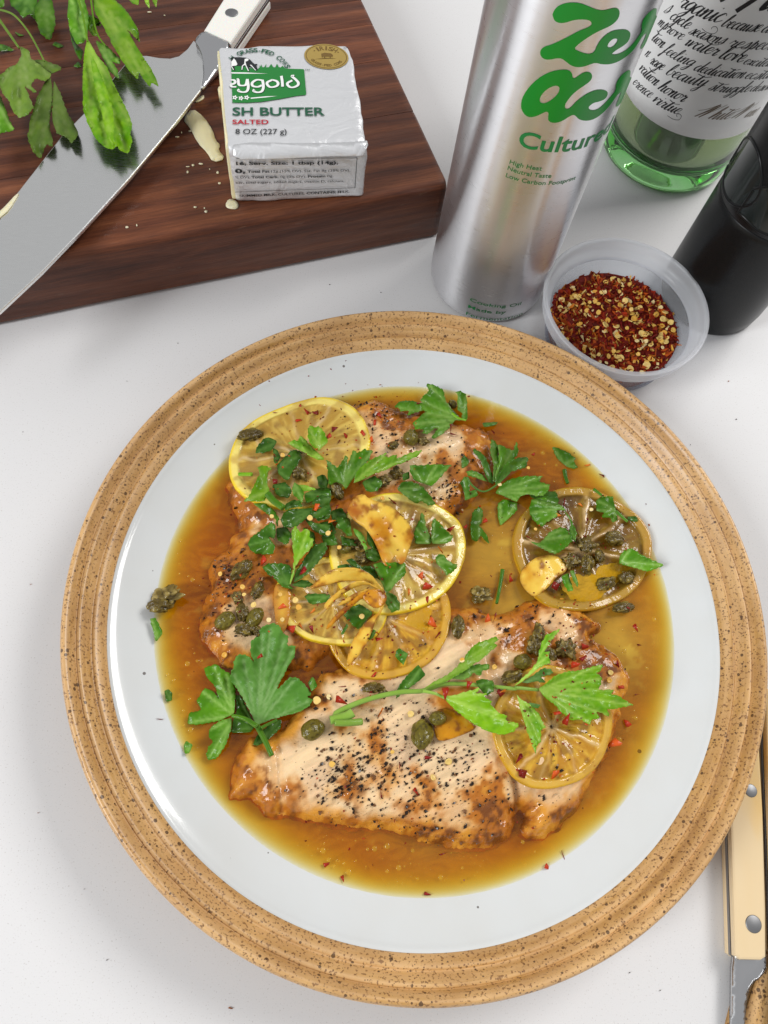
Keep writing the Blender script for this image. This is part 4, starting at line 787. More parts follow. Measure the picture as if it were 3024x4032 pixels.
# ------------------------------------------------------------------ lemon slices
def lemon(c, a, b, rot, label, seed, soaked=0., segs=9, th=.34, tilt=0., open_=0., spin=0., murk=0.):
    nr, na = 26, 168; rn = np.random.default_rng(seed); t = math.radians(rot)
    rho = np.r_[np.linspace(.03, .8, 16), np.linspace(.84, 1., 10)]; ph = np.linspace(0, 2*np.pi, na, endpoint=False)
    RR, PH = np.meshgrid(rho, ph, indexing='ij'); RR, PH = RR.ravel(), PH.ravel()
    wob = 1+.025*np.sin(PH*3+seed)+.015*np.sin(PH*5+2*seed)+.03*(fbm(np.cos(PH)*2, np.sin(PH)*2, 1.6, 3, seed)-.5); ex, ey = a*RR*np.cos(PH)*wob, b*RR*np.sin(PH)*wob
    P = np.c_[c[0]+ex*math.cos(t)-ey*math.sin(t), c[1]+ex*math.sin(t)+ey*math.cos(t)]
    g = HM.smooth(2, 7); D = drape(P, g); xy1 = np.c_[D[:, :2], np.ones(len(D))]; pl = xy1@np.linalg.lstsq(xy1, D[:, 2], rcond=None)[0]
    z = .32*np.maximum(pl, D[:, 2]-.15)+.68*D[:, 2]+th*.75
    ang = np.sort(np.linspace(0, 2*np.pi, segs, endpoint=False)+rn.normal(0, .12, segs))+spin; PHW = PH+.30*(fbm(RR*3, PH*.8, 1.3, 3, seed+6)-.5); dm = np.min(np.abs((PHW[:, None]-ang+np.pi) % (2*np.pi)-np.pi), 1)*RR*2.7
    ki = np.argmin(np.abs((PHW[:, None]-ang+np.pi) % (2*np.pi)-np.pi), 1); mw = rn.uniform(.1, 1., segs)[ki]*ss(.06, .35, fbm(PH*2, RR*2.5, 1.2, 2, seed+9)); mem = np.exp(-(dm/.07)**2)*mw; memw = np.exp(-(dm/.16)**2)*(.35+.65*mw); pulp = ss(.89, .84, RR)*ss(.05, .12, RR); core = 1-ss(.06, .13, RR)
    stre = fbm(PH*9, RR*3.0, 1.4, 3, seed); low = fbm(ex/60., ey/60., 1.3, 3, seed+2)
    z = z-pulp*np.minimum((1-memw)*(.06+.08*low+open_*.06)+.04*stre, .17)-.035*ss(.98, 1., RR)+.02*(fbm(PH*6, RR*8, 1.5, 3, seed+12)-.5)
    rind = ss(.955, .99, RR); pith = ss(.84, .90, RR)
    y0, y1, y2 = ((.86, .62, .02), (.86, .70, .18), (.72, .54, .28)); s0, s1, s2 = ((.62, .33, .012), (.62, .34, .04), (.70, .48, .22))
    L = lambda p, q: np.array(p)*(1-soaked)+np.array(q)*soaked
    pc = mixc(L((.46, .26, .035), (.48, .21, .01)), L((.66, .45, .09), (.68, .39, .03)), ss(.38, .68, stre*.6+low*.45)); pc = mixc(pc, L((.22, .09, .015), (.15, .042, .006)), ss(.50, .66, low)*.65)*(1-.62*murk)
    col = pc*(1-np.maximum(mem, core)[:, None]*.85)+L(y2, s2)*np.maximum(mem, core)[:, None]*.85
    pn = fbm(PH*4, RR*4, 1.2, 4, seed+4); col = col*(1-pith[:, None])+(L(y1, s1)*(1-rind[:, None])+L(y0, s0)*rind[:, None])*(1-.35*murk)*pith[:, None]
    col = col*(1-(ss(.50, .70, pn)*pith*.5)[:, None])+np.array((.45, .22, .03))*(ss(.50, .70, pn)*pith*.5)[:, None]
    V = at(P, z); k = len(rho); HM.add(V)
    bot = V[(k-1)*na:].copy(); bot[:, 2] -= th*.9; mid = V[(k-1)*na:].copy(); mid[:, 2] -= th*.45; mid[:, :2] += (mid[:, :2]-V[:, :2].mean(0))*.008
    F = [(i*na+j, (i+1)*na+j, (i+1)*na+(j+1) % na, i*na+(j+1) % na) for i in range(k+1) for j in range(na)]; F.append(tuple(range(na))[::-1]); F.append(tuple((k+1)*na+j for j in range(na)))
    cc = np.concatenate([col, np.tile(L(y0, s0), (2*na, 1))])
    o = mk('lemon_slice', np.concatenate([V, mid, bot]), F, M_lemon, col=cc); o.data.update(); return tag(o, label, 'lemon slice', 'cooked lemon slices on the chicken')
lemon((1180, 1785), 288, 205, -22, 'lemon slice with yellow rind at the upper left of the food', 3, .0, 9, .3)
lemon((1518, 2432), 252, 242, 0, 'amber cooked lemon slice below the bright ring in the middle', 8, 1., 10, .3, open_=1.)
lemon((1312, 2368), 228, 172, 8, 'lemon slice with pale yellow rind under the shredded garlic', 5, .15, 9, .3)
lemon((1562, 2178), 270, 235, -12, 'bright yellow ringed lemon slice in the middle under the garlic chip', 14, .0, 9, .3)
lemon((2290, 2162), 272, 240, 10, 'brown soaked lemon slice heaped with capers at the right of the plate', 21, .95, 8, .3, open_=.6, murk=1.)
lemon((2172, 2862), 234, 242, 0, 'golden cooked lemon slice under the parsley sprig on the lower cutlet', 27, .9, 9, .32, open_=.7, spin=.2)
# rind strip standing on edge left of the shredded garlic
def sheet(P, sp=11, up=.03, g=None, z=None, fn=None):
    pv, T = fill(P, sp); o = fn(pv) if fn else 0.
    if z is None:
        g = HM.smooth() if g is None else g; D = drape(pv, g, up); V = at(pv, D[:, 2]+o)
    else: V = at(pv, z+o)
    return pv, T, V
P = chaikin(c4((900, 600), (960, 590), (1060, 640), (1055, 800), (1040, 900), (1000, 1040), (930, 1030), (905, 900), (895, 740)), 1)
pv, T, V = sheet(P, 11, .12); d = polydist(pv, P); V, F = thicken(V, T, .25); HM.add(V)
cc = mixc((.50, .20, .02), (.66, .38, .04), ss(0, 40, d)); tag(mk('lemon_peel', V, F, M_lemon, col=np.concatenate([cc, cc])), 'orange strip of lemon peel left of the shredded garlic', 'lemon peel')

# ------------------------------------------------------------------ garlic
def garlic(P, label, seed, th=.16, up=.18, curl=.25, parent=None, name='garlic_chip', base=None, axis=None, toast=.5, sp=10, group='fried garlic chips', burn=()):
    P = chaikin(P, 1); pv, T = fill(P, sp); d = polydist(pv, P); g = HM.smooth(2, 5)
    o = 0
    if axis is not None:
        A, B = np.array(axis[0], float), np.array(axis[1], float); v = (B-A)/np.linalg.norm(B-A); s = (pv-A)@np.array([-v[1], v[0]]); o = curl*(s/60.)**2
        o = o+.05*fbm(pv[:, 0], pv[:, 1], .03, 3, seed)
    D = drape(pv, g, up); zz = D[:, 2]*.5+np.median(D[:, 2])*.5+o+.05*ss(0, 22, d)-.06*fbm(pv[:, 0], pv[:, 1], .05, 3, seed+1)
    V, F = thicken(at(pv, zz), T, th*(.55+.45*ss(0, 20, d))); HM.add(V)
    n1 = fbm(pv[:, 0], pv[:, 1], .012, 3, seed); n2 = fbm(pv[:, 0], pv[:, 1], .03, 4, seed+4)
    cc = mixc((.80, .53, .075), (.60, .25, .006), ss(.38, .68, n1*.7+n2*.3+toast-.5)); e = ss(12, 0, d); cc = mixc(cc, (.50, .19, .01), e*.45); dk = ss(.62, .80, n2+toast*.3-.12+.12*ss(14, 0, d)); cc = mixc(cc, (.22, .06, .01), dk*.85)
    for (bx, by), bs, bw in burn: cc = mixc(cc, (.40, .10, .006), bw*np.exp(-((pv[:, 0]-bx)**2+(pv[:, 1]-by)**2)/(2*bs*bs)))
    ob = mk(name, V, F, M_garlic, parent, col=np.concatenate([cc, cc*.8]))
    return ob if parent is not None else tag(ob, label, 'garlic', group)
garlic(c3((215, 1130), (300, 1040), (420, 1000), (500, 1010), (560, 1060), (595, 1110), (570, 1150), (500, 1190), (460, 1240), (410, 1290), (330, 1345), (290, 1330), (230, 1270), (200, 1200)), 'smooth golden garlic slice at the left of the caper heaped lemon', 4, .2, .16, .0, toast=.42)
garlic(c7((1000, 690), (1160, 740), (1280, 820), (1300, 870), (1160, 930), (1000, 980), (960, 920), (940, 780)), 'brown garlic slice beside the big caper on the lower cutlet', 6, .14, .1, .0, toast=.75)

# ------------------------------------------------------------------ capers
from mathutils import noise as mnoise
def caper_geo(kind, seed):
    bm = bmesh.new(); bmesh.ops.create_icosphere(bm, subdivisions=4, radius=1.); V = np.array([v.co for v in bm.verts]); F = [[v.index for v in f.verts] for f in bm.faces]; bm.free()
    th = np.arctan2(V[:, 1], V[:, 0]); rn = np.random.default_rng(seed); n3 = np.array([mnoise.fractal(Vector(v*1.6+seed*3.1), 1., 2., 4) for v in V]); rid = np.abs(np.array([mnoise.noise(Vector(v*2.2+seed*1.7)) for v in V]))
    if kind == 0: r = 1+.10*n3-.10*(1-np.clip(rid*5, 0, 1)); V = V*r[:, None]*[1.1, .95, .85]                      # whole bud
    elif kind == 1: r = 1+.22*n3-.30*(1-np.clip(rid*4, 0, 1)); V = V*r[:, None]*[1.15, .85, .7]   # wrinkled
    else:                                                                            # opened, frilly
        r = 1+.28*n3+.22*np.sin(th*4+seed+2*V[:, 2])*(1-np.abs(V[:, 2]))-.35*(1-np.clip(rid*3.2, 0, 1)); V = V*r[:, None]*[1.1, 1., .65]
    return V, F, n3, rid
CAP = []
for i in range(9):
    kind = (0, 1, 2)[i % 3]; V, F, n3, rid = caper_geo(kind, i+1); me = bpy.data.meshes.new('caper'); me.from_pydata((V*CM).tolist(), [], F); me.materials.append(M_caper)
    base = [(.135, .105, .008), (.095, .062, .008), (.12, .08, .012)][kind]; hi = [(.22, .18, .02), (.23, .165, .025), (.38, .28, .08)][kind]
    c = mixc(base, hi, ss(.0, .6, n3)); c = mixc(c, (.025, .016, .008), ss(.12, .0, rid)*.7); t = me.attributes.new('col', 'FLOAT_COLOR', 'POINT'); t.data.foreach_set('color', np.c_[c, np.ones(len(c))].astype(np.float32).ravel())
    me.polygons.foreach_set('use_smooth', [True]*len(me.polygons)); me.update(); CAP.append(me)
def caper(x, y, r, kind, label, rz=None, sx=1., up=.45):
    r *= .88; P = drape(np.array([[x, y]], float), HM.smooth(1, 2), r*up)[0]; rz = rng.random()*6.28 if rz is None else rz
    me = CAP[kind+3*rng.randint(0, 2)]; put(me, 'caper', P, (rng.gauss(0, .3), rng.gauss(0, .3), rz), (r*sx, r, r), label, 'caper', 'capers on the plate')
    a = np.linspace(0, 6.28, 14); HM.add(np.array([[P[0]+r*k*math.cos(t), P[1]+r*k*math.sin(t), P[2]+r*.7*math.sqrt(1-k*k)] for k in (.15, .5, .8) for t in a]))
for x, y, r, k, lab, rz, sx in (
    (985, 1712, .42, 1, 'wrinkled caper on the left rim of the upper left lemon slice', .3, 1.5), (1178, 1862, .42, 2, 'frilly caper among the parsley below the upper left lemon', None, 1.1), (1322, 1925, .36, 1, 'long wrinkled caper at the brown tip of the garlic chip', -1., 1.7),
    (1618, 1722, .44, 0, 'large round green caper on the upper cutlet', None, 1.), (1668, 1738, .28, 2, 'glinting caper half touching the large round one', None, 1.), (1508, 1895, .42, 2, 'dark open caper between the parsley and the garlic chip', None, 1.), (1562, 1862, .34, 2, 'small frilly caper above the garlic chip', None, 1.),
    (1545, 1755, .3, 1, 'flat brown caper on the upper cutlet left of the round one', None, 1.3), (1782, 1592, .26, 0, 'caper half sunk behind the top parsley leaf', None, 1.),
    (950, 2245, .46, 1, 'dark caper high on the left side of the upper cutlet', .8, 1.3), (1015, 2325, .34, 1, 'caper beside the orange lemon peel strip', 1.2, 1.3), (935, 2352, .30, 2, 'small caper at the left of the caper pile', None, 1.), (885, 2445, .42, 0, 'olive caper at the lower left of the pile', .6, 1.2), (955, 2412, .36, 1, 'caper in the middle of the left pile', None, 1.2), (1005, 2430, .40, 0, 'split caper at the right of the left pile', 1.2, 1.3), (972, 2478, .42, 1, 'brown caper at the bottom of the left pile', .2, 1.3), (1020, 2490, .3, 1, 'caper touching the big flat parsley leaf', None, 1.),
    (1398, 2145, .34, 2, 'open caper left of the garlic chip', None, 1.), (1425, 2195, .38, 2, 'pale frilly caper below the garlic chip', None, 1.), (1358, 2162, .28, 0, 'black looking caper in the shade left of the garlic chip', None, 1.), (1180, 2140, .34, 1, 'dark caper deep in the parsley on the upper cutlet', None, 1.), 
    (1804, 2468, .40, 1, 'upright wrinkled caper on the upper edge of the lower cutlet', 1.5, 1.3), (1893, 2340, .46, 2, 'dark caper floating between the two cutlets', None, 1.1),
    (2308, 2142, .46, 2, 'frilly caper in the middle of the brown lemon slice', None, 1.1), (2420, 2120, .48, 1, 'large dark caper at the upper right of the brown lemon', None, 1.15), (2248, 2208, .42, 2, 'glossy caper next to the smooth garlic slice', None, 1.), (2312, 2222, .40, 1, 'caper at the centre of the brown lemon slice', None, 1.2), (2468, 2275, .42, 1, 'caper inside the right rim of the brown lemon', None, 1.), (2378, 2300, .42, 1, 'sunken caper in the hole of the brown lemon', .3, 1.3), (2362, 2190, .34, 1, 'caper squeezed between the others on the brown lemon', None, 1.),
    (2455, 2392, .36, 1, 'caper peeking out under the brown lemon slice', .2, 1.7), (656, 2350, .62, 2, 'big loose caper floating in the sauce at the left', None, 1.15), (625, 2385, .42, 1, 'torn caper skin under the big floating caper', None, 1.2),
    (2228, 2556, .50, 2, 'shaggy caper at the right of the pile on the lower cutlet', None, 1.1), (2105, 2545, .40, 2, 'pale caper in the pile on the lower cutlet', None, 1.1), (2058, 2605, .40, 0, 'olive caper at the lower left of the pile on the lower cutlet', .3, 1.25), (2122, 2495, .38, 1, 'brown caper at the top of the pile on the lower cutlet', None, 1.2), (2165, 2575, .34, 1, 'caper behind the small parsley leaf on the lower cutlet', None, 1.1), (2015, 2665, .36, 1, 'flat caper left of the golden lemon slice', None, 1.3),
    (1232, 2872, .50, 0, 'shiny round caper near the flat parsley stem', .6, 1.1), (1662, 2890, .55, 0, 'largest caper on the lower cutlet beside the brown garlic', 1.4, 1.25), (1724, 2828, .38, 0, 'round green caper touching the largest one', None, 1.), (1465, 2708, .30, 1, 'dark caper under the sprig stem', 0., 1.6), (1510, 2730, .26, 2, 'small caper right under the sprig stem', None, 1.)):
    caper(x, y, r, k, lab, rz, sx)

# ------------------------------------------------------------------ parsley
def ribbon(path, w, n=5):
    p = smooth_prof(path, n); return p, np.linspace(1, .8, len(p))*w
def stem(path_px, w, up=.12, mat='stem', label=None, parent=None, z=None, name='chopped_parsley', rise=None, taper=.7, hollow=False):
    p = smooth_prof(path_px, 6)
    if z is None: V3 = drape(p, HM.smooth(2, 4), up)
    else: V3 = at(p, np.interp(np.linspace(0, 1, len(p)), np.linspace(0, 1, len(np.atleast_1d(z))), np.atleast_1d(z)))
    if rise is not None: V3 = at(p, V3[:, 2]+np.interp(np.linspace(0, 1, len(p)), np.linspace(0, 1, len(rise)), rise))
    V, F = tube(V3, np.linspace(1, taper, len(p))*w*.0058/2, 8); HM.add(V)
    o = mk(name, V, F, LM[mat], parent, attrs=dict(vein=np.tile((np.cos(np.arange(8)*np.pi/2)*.5+.2).clip(0, 1), len(p))))
    return o if parent is not None else tag(o, label, 'parsley')
def teethed(P, base, amp, seed):
    """fine saw teeth and unevenness along a leaf edge, pointing away from the leaf base"""
    Q = resample(P, 5.5); nx = np.roll(Q, -1, 0)-np.roll(Q, 1, 0); nx /= np.hypot(*nx.T)[:, None]+1e-9; nn = np.c_[nx[:, 1], -nx[:, 0]]
    ar = np.sum(P[:, 0]*np.roll(P[:, 1], -1)-np.roll(P[:, 0], -1)*P[:, 1]); nn = nn if ar > 0 else -nn
    s = np.arange(len(Q))*5.5; ph = (s/(24+8*vnoise(s*.01, s*0, seed)))%1.; far = ss(20, 70, np.hypot(*(Q-base).T))
    return Q+nn*(amp*(ph-.45)*far+2.2*(fbm(s*.05, s*0+seed, 1., 3, seed)-.5))[:, None]
def leaf(cr, P, base, tips, mat, label=None, up=.05, rise=0., cup=0., z=None, parent=None, th=.015, name='parsley_leaf', fold=.2, sp=8, seed=None, group='parsley leaves on the plate', ruff=.24, slope=None, teeth=4.5):
    P = cr(*P); base = cr(base)[0]; tips = cr(*tips); P = chaikin(P, 1, .12); seed = rng.randint(0, 999) if seed is None else seed
    P = teethed(P, base, teeth, seed)
    pv, T = fill(P, sp); d = polydist(pv, P); size = np.hypot(*(tips-base).T).max()
    A, B = [], []; A2, B2 = [], []
    for t in tips:
        A.append(base); B.append(base+(t-base)*.97); v = t-base; L = np.hypot(*v); v = v/L; q = np.array([-v[1], v[0]])
        for s in np.arange(.22, .95, max(.14, 26/L)):
            for sg in (-1, 1):
                A2.append(base+v*L*s); B2.append(base+v*L*s+(v*.8+q*sg*.6)*L*.22*(1.1-s))
    dm = segdist(pv, np.array(A), np.array(B)); ds = segdist(pv, np.array(A2), np.array(B2)) if A2 else dm
    vein = np.clip(.8*np.exp(-(dm/5.)**2)+.38*np.exp(-(ds/4.5)**2), 0, 1)*(.55+.6*fbm(pv[:, 0], pv[:, 1], .02, 2, seed)); rb = np.hypot(*(pv-base).T)/size
    o = rise*rb+cup*ss(0, 45, d)*-.15+fold*ss(0, 40, dm)*.8+ruff*(fbm(pv[:, 0], pv[:, 1], .018, 3, seed)-.5)*ss(.1, .6, rb)*2-.03*np.exp(-(dm/5)**2)+cup*.12*rb**2
    if slope is not None: o = o+((pv-base)@np.array(slope))
    if z is None:
        D = drape(pv, HM.smooth(2, 5), up); zz = D[:, 2]*.82+np.quantile(D[:, 2], .6)*.18+o-min(0, o.min())*.5
        zz = np.maximum(zz, D[:, 2]-up*.4)
    else: zz = z+o
    V, F = thicken(at(pv, zz), T, th)
    if z is None: HM.add(V)
    ob = mk(name, V, F, LM[mat], parent, attrs=dict(vein=np.r_[vein, vein]))
    return ob if parent is not None else tag(ob, label, 'parsley', group)
# leaves are listed from the lowest layer upwards
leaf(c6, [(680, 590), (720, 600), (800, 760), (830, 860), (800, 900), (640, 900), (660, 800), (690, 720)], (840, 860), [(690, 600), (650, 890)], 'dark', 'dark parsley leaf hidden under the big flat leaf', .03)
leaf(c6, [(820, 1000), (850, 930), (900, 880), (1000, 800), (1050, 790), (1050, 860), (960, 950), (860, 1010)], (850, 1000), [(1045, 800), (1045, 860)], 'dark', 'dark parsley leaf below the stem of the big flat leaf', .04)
leaf(c6, [(420, 370), (480, 355), (520, 340), (580, 390), (640, 420), (680, 560), (670, 740), (640, 760), (560, 800), (470, 820), (360, 840), (285, 830), (300, 740), (400, 720), (360, 640), (420, 540), (500, 560), (550, 640), (510, 520), (440, 440)], (660, 760), [(500, 360), (600, 420), (290, 820), (400, 560)], 'mid', 'parsley leaf half sunk in the sauce left of the big flat leaf', .02, fold=.05)
leaf(c6, [(650, 780), (640, 880), (600, 1000), (520, 1120), (450, 1120), (440, 1080), (460, 1010), (500, 980), (460, 940), (470, 860), (560, 800)], (655, 780), [(460, 1110), (520, 1115), (470, 880)], 'mid', 'parsley lobe dipping into the sauce below the sunken leaf', .05)
leaf(c6, [(95, 560), (130, 545), (165, 580), (160, 640), (110, 650)], (150, 640), [(110, 560), (140, 555)], 'dark', 'small parsley scrap at the left edge of the sauce', .01, fold=.02)
leaf(c6, [(255, 1000), (275, 970), (330, 1000), (300, 1070), (265, 1075)], (300, 1060), [(265, 1000), (310, 990)], 'mid', 'parsley scrap floating at the lower left of the sauce', .02, fold=.02)
leaf(q1, [(460, 1580), (490, 1580), (525, 1650), (490, 1692), (478, 1640)], (500, 1680), [(470, 1585), (520, 1650)], 'mid', 'parsley scrap below the loose caper in the sauce', .01, fold=.03)
BIG = thing('parsley_leaf', 'big flat parsley leaf with a short stem at the lower left', 'parsley', (*at(c6((855, 850)), 1.9)[0][:2], 1.9), 'parsley leaves on the plate')
leaf(c6, [(850, 840), (800, 740), (740, 620), (680, 530), (635, 460), (640, 395), (665, 380), (660, 320), (700, 265), (760, 265), (800, 290), (830, 330), (800, 240), (805, 160), (840, 120), (880, 120), (875, 60), (920, 25), (990, 5), (1040, 30), (1065, 90), (1110, 110), (1100, 190), (1170, 190), (1165, 270), (1120, 340), (1080, 420), (1040, 490), (1010, 560), (1120, 450), (1180, 450), (1240, 500), (1300, 590), (1260, 610), (1310, 630), (1280, 690), (1180, 740), (1080, 760), (960, 800), (880, 830)], (855, 850), [(970, 30), (1085, 120), (1150, 210), (660, 410), (740, 290), (1290, 640), (1160, 470), (900, 70)], 'pale', up=.12, rise=.25, parent=BIG, name='blade')
stem(c6((855, 845), (900, 930), (940, 1010), (975, 1090)), 40, .12, 'mid', parent=BIG, name='stem', taper=.9); stem(c6((855, 850), (760, 790), (650, 762)), 36, .14, 'mid', parent=BIG, name='stem'); stem(c6((890, 862), (950, 830), (1020, 795)), 24, .12, 'mid', parent=BIG, name='stem')
# floating scraps on the right
leaf(c3, [(460, 115), (530, 140), (600, 170), (660, 220), (640, 240), (675, 290), (650, 305), (590, 290), (540, 250), (500, 210)], (560, 265), [(465, 120), (655, 222), (668, 298)], 'mid', 'chopped parsley piece floating near the upper right edge of the sauce', .02, fold=.05)
stem(c3((565, 310), (575, 370), (592, 420)), 40, -.01, 'dark', 'sunken parsley stem below the floating piece')
leaf(c2, [(1180, 510), (1250, 505), (1330, 500), (1300, 535), (1200, 550)], (1190, 530), [(1325, 505)], 'dark', 'thin parsley sliver floating at the top right of the cutlet', .01, fold=.02)
leaf(c3, [(20, 580), (80, 550), (180, 580), (180, 640), (120, 700), (40, 770), (20, 680)], (50, 760), [(170, 590), (40, 590)], 'mid', 'parsley piece in the sauce left of the brown lemon', .05)
leaf(c2, [(1080, 1400), (1100, 1330), (1160, 1280), (1190, 1340), (1180, 1430), (1150, 1460), (1230, 1560), (1250, 1640), (1200, 1600), (1170, 1560), (1130, 1620), (1085, 1600), (1070, 1500)], (1150, 1620), [(1165, 1290), (1245, 1635)], 'mid', 'two lobed parsley piece floating between the cutlets', .03)
stem(c3((60, 1125), (45, 1230), (12, 1400)), 34, .12, 'dark', 'dark parsley stem standing by the floating caper')
leaf(c3, [(1080, 690), (1150, 690), (1170, 730), (1130, 735), (1080, 720)], (1085, 705), [(1165, 725)], 'dark', 'small dark parsley piece at the right rim of the brown lemon', .05)
leaf(c3, [(560, 640), (600, 680), (640, 760), (670, 830), (650, 900), (600, 820), (620, 740)], (570, 645), [(655, 890)], 'dark', 'narrow dark parsley ribbon across the brown lemon', .08)
leaf(c3, [(280, 600), (300, 550), (400, 535), (470, 570), (540, 600), (580, 640), (500, 640), (520, 680), (470, 710), (420, 740), (380, 780), (330, 740), (280, 670)], (560, 622), [(292, 560), (288, 665), (395, 760)], 'mid', 'flat parsley leaf on the upper left of the brown lemon', .1, rise=.15)
leaf(c3, [(285, 895), (360, 910), (400, 870), (440, 820), (520, 780), (580, 790), (620, 840), (640, 880), (560, 960), (490, 1000), (440, 980), (380, 950), (330, 925)], (290, 898), [(610, 850), (560, 795), (495, 990)], 'mid', 'glossy curled parsley leaf in the middle of the brown lemon', .1, rise=.2)
leaf(c3, [(820, 560), (860, 535), (960, 525), (970, 580), (990, 650), (1000, 720), (960, 740), (940, 700), (870, 700), (890, 660), (830, 650)], (985, 640), [(830, 560), (830, 645), (960, 735)], 'mid', 'chopped parsley piece with stem on top of the brown lemon', .12)
stem(c3((805, 470), (845, 500), (885, 535)), 28, .1, 'mid', 'short parsley stem above the brown lemon'); stem(c3((985, 650), (1030, 690), (1080, 735)), 30, .14, 'mid', 'short parsley stem at the right of the brown lemon')
leaf(c3, [(1070, 950), (1130, 960), (1200, 1010), (1290, 1050), (1385, 1090), (1310, 1120), (1240, 1140), (1140, 1110), (1010, 1080), (1020, 1010)], (1030, 1060), [(1380, 1090), (1100, 960), (1230, 1135)], 'mid', 'pointed parsley leaf reaching over the right rim of the brown lemon', .14, rise=.1)
leaf(c3, [(540, 1180), (600, 1150), (610, 1200), (640, 1290), (600, 1310), (560, 1250)], (600, 1155), [(620, 1300)], 'mid', 'parsley piece below the smooth garlic slice', .06)
leaf(c3, [(610, 1135), (640, 1130), (670, 1200), (680, 1275), (640, 1220)], (620, 1135), [(678, 1270)], 'mid', 'parsley sliver right of the smooth garlic slice', .08)
# cluster at the upper right of the cutlet
leaf(c2, [(985, 840), (1020, 805), (1060, 860), (1050, 900), (990, 935)], (990, 930), [(1020, 810), (1055, 865)], 'dark', 'small parsley piece under the red flake on the upper cutlet', .04)
leaf(c2, [(975, 1060), (1020, 1010), (1055, 1030), (1070, 1110), (1060, 1150), (1130, 1130), (1140, 1190), (1080, 1210), (1020, 1235), (1015, 1150)], (1030, 1225), [(1020, 1015), (1135, 1150)], 'dark', 'dark parsley piece at the right end of the upper cutlet', .06)
leaf(c3, [(270, 500), (420, 480), (500, 490), (520, 560), (510, 600), (420, 570), (300, 540)], (280, 510), [(515, 590), (500, 495)], 'dark', 'dark parsley lobe between the cluster and the brown lemon', .06)
leaf(c3, [(0, 500), (40, 440), (110, 390), (250, 360), (390, 360), (360, 410), (450, 430), (440, 470), (400, 520), (330, 525), (270, 510), (210, 530), (170, 575), (120, 545), (60, 520)], (10, 490), [(385, 365), (445, 440), (185, 560), (390, 515)], 'mid', 'broad glossy parsley leaf right of the dark cluster', .12, rise=.2)
leaf(c2, [(1030, 960), (1100, 955), (1180, 990), (1240, 1060), (1200, 1050), (1120, 1020), (1050, 1000)], (1240, 1060), [(1040, 965)], 'mid', 'small pale parsley lobe left of the dark cluster', .1)
CL = thing('parsley_leaf', 'dark glossy parsley cluster at the upper right of the food', 'parsley', (*at(c2((1290, 1080)), 2.2)[0][:2], 2.2), 'parsley leaves on the plate')
leaf(c2, [(1240, 1060), (1200, 960), (1160, 850), (1090, 770), (1110, 750), (1190, 800), (1240, 880), (1280, 1000), (1290, 1080)], (1290, 1080), [(1100, 755)], 'dark', up=.12, parent=CL, rise=.15, name='blade')
leaf(c2, [(1265, 655), (1310, 690), (1340, 780), (1335, 900), (1310, 1060), (1280, 1060), (1290, 900), (1255, 780)], (1290, 1080), [(1270, 665)], 'mid', up=.14, parent=CL, rise=.3, name='blade')
leaf(c2, [(1330, 700), (1400, 740), (1470, 770), (1500, 680), (1525, 760), (1500, 830), (1420, 880), (1370, 960), (1310, 1070), (1300, 1000), (1340, 860)], (1300, 1075), [(1335, 710), (1500, 690)], 'mid', up=.16, parent=CL, rise=.2, name='blade')
leaf(c2, [(1390, 900), (1460, 850), (1530, 830), (1615, 830), (1590, 930), (1500, 950), (1440, 970), (1400, 1010), (1310, 1085), (1300, 1060)], (1300, 1080), [(1610, 838), (1580, 930)], 'dark', up=.16, parent=CL, rise=.15, name='blade')
stem(c2((1040, 1015), (1090, 1095), (1190, 1150), (1300, 1100), (1440, 972)), 18, .2, 'pale', parent=CL, name='stem')
# lowest layer of the middle heap
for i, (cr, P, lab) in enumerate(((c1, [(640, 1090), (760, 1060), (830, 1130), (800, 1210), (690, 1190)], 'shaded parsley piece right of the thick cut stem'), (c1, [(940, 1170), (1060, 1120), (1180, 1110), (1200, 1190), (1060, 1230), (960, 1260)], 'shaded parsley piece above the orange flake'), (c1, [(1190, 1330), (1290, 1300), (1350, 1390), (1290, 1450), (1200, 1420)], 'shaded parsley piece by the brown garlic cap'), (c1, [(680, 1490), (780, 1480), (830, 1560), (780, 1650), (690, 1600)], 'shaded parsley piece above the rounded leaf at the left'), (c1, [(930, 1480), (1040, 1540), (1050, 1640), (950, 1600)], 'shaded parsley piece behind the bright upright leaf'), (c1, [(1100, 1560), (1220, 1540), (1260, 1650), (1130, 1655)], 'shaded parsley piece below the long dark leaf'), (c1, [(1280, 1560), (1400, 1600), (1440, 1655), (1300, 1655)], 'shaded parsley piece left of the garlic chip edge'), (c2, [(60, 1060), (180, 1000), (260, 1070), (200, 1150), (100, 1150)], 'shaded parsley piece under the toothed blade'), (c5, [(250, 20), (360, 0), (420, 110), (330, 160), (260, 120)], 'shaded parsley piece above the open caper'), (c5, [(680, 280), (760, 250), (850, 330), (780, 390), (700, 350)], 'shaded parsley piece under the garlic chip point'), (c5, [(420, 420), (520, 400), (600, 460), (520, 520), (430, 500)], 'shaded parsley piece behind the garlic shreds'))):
    leaf(cr, P, P[0], [P[2], P[3]], 'dark', lab, .06, rise=.05)
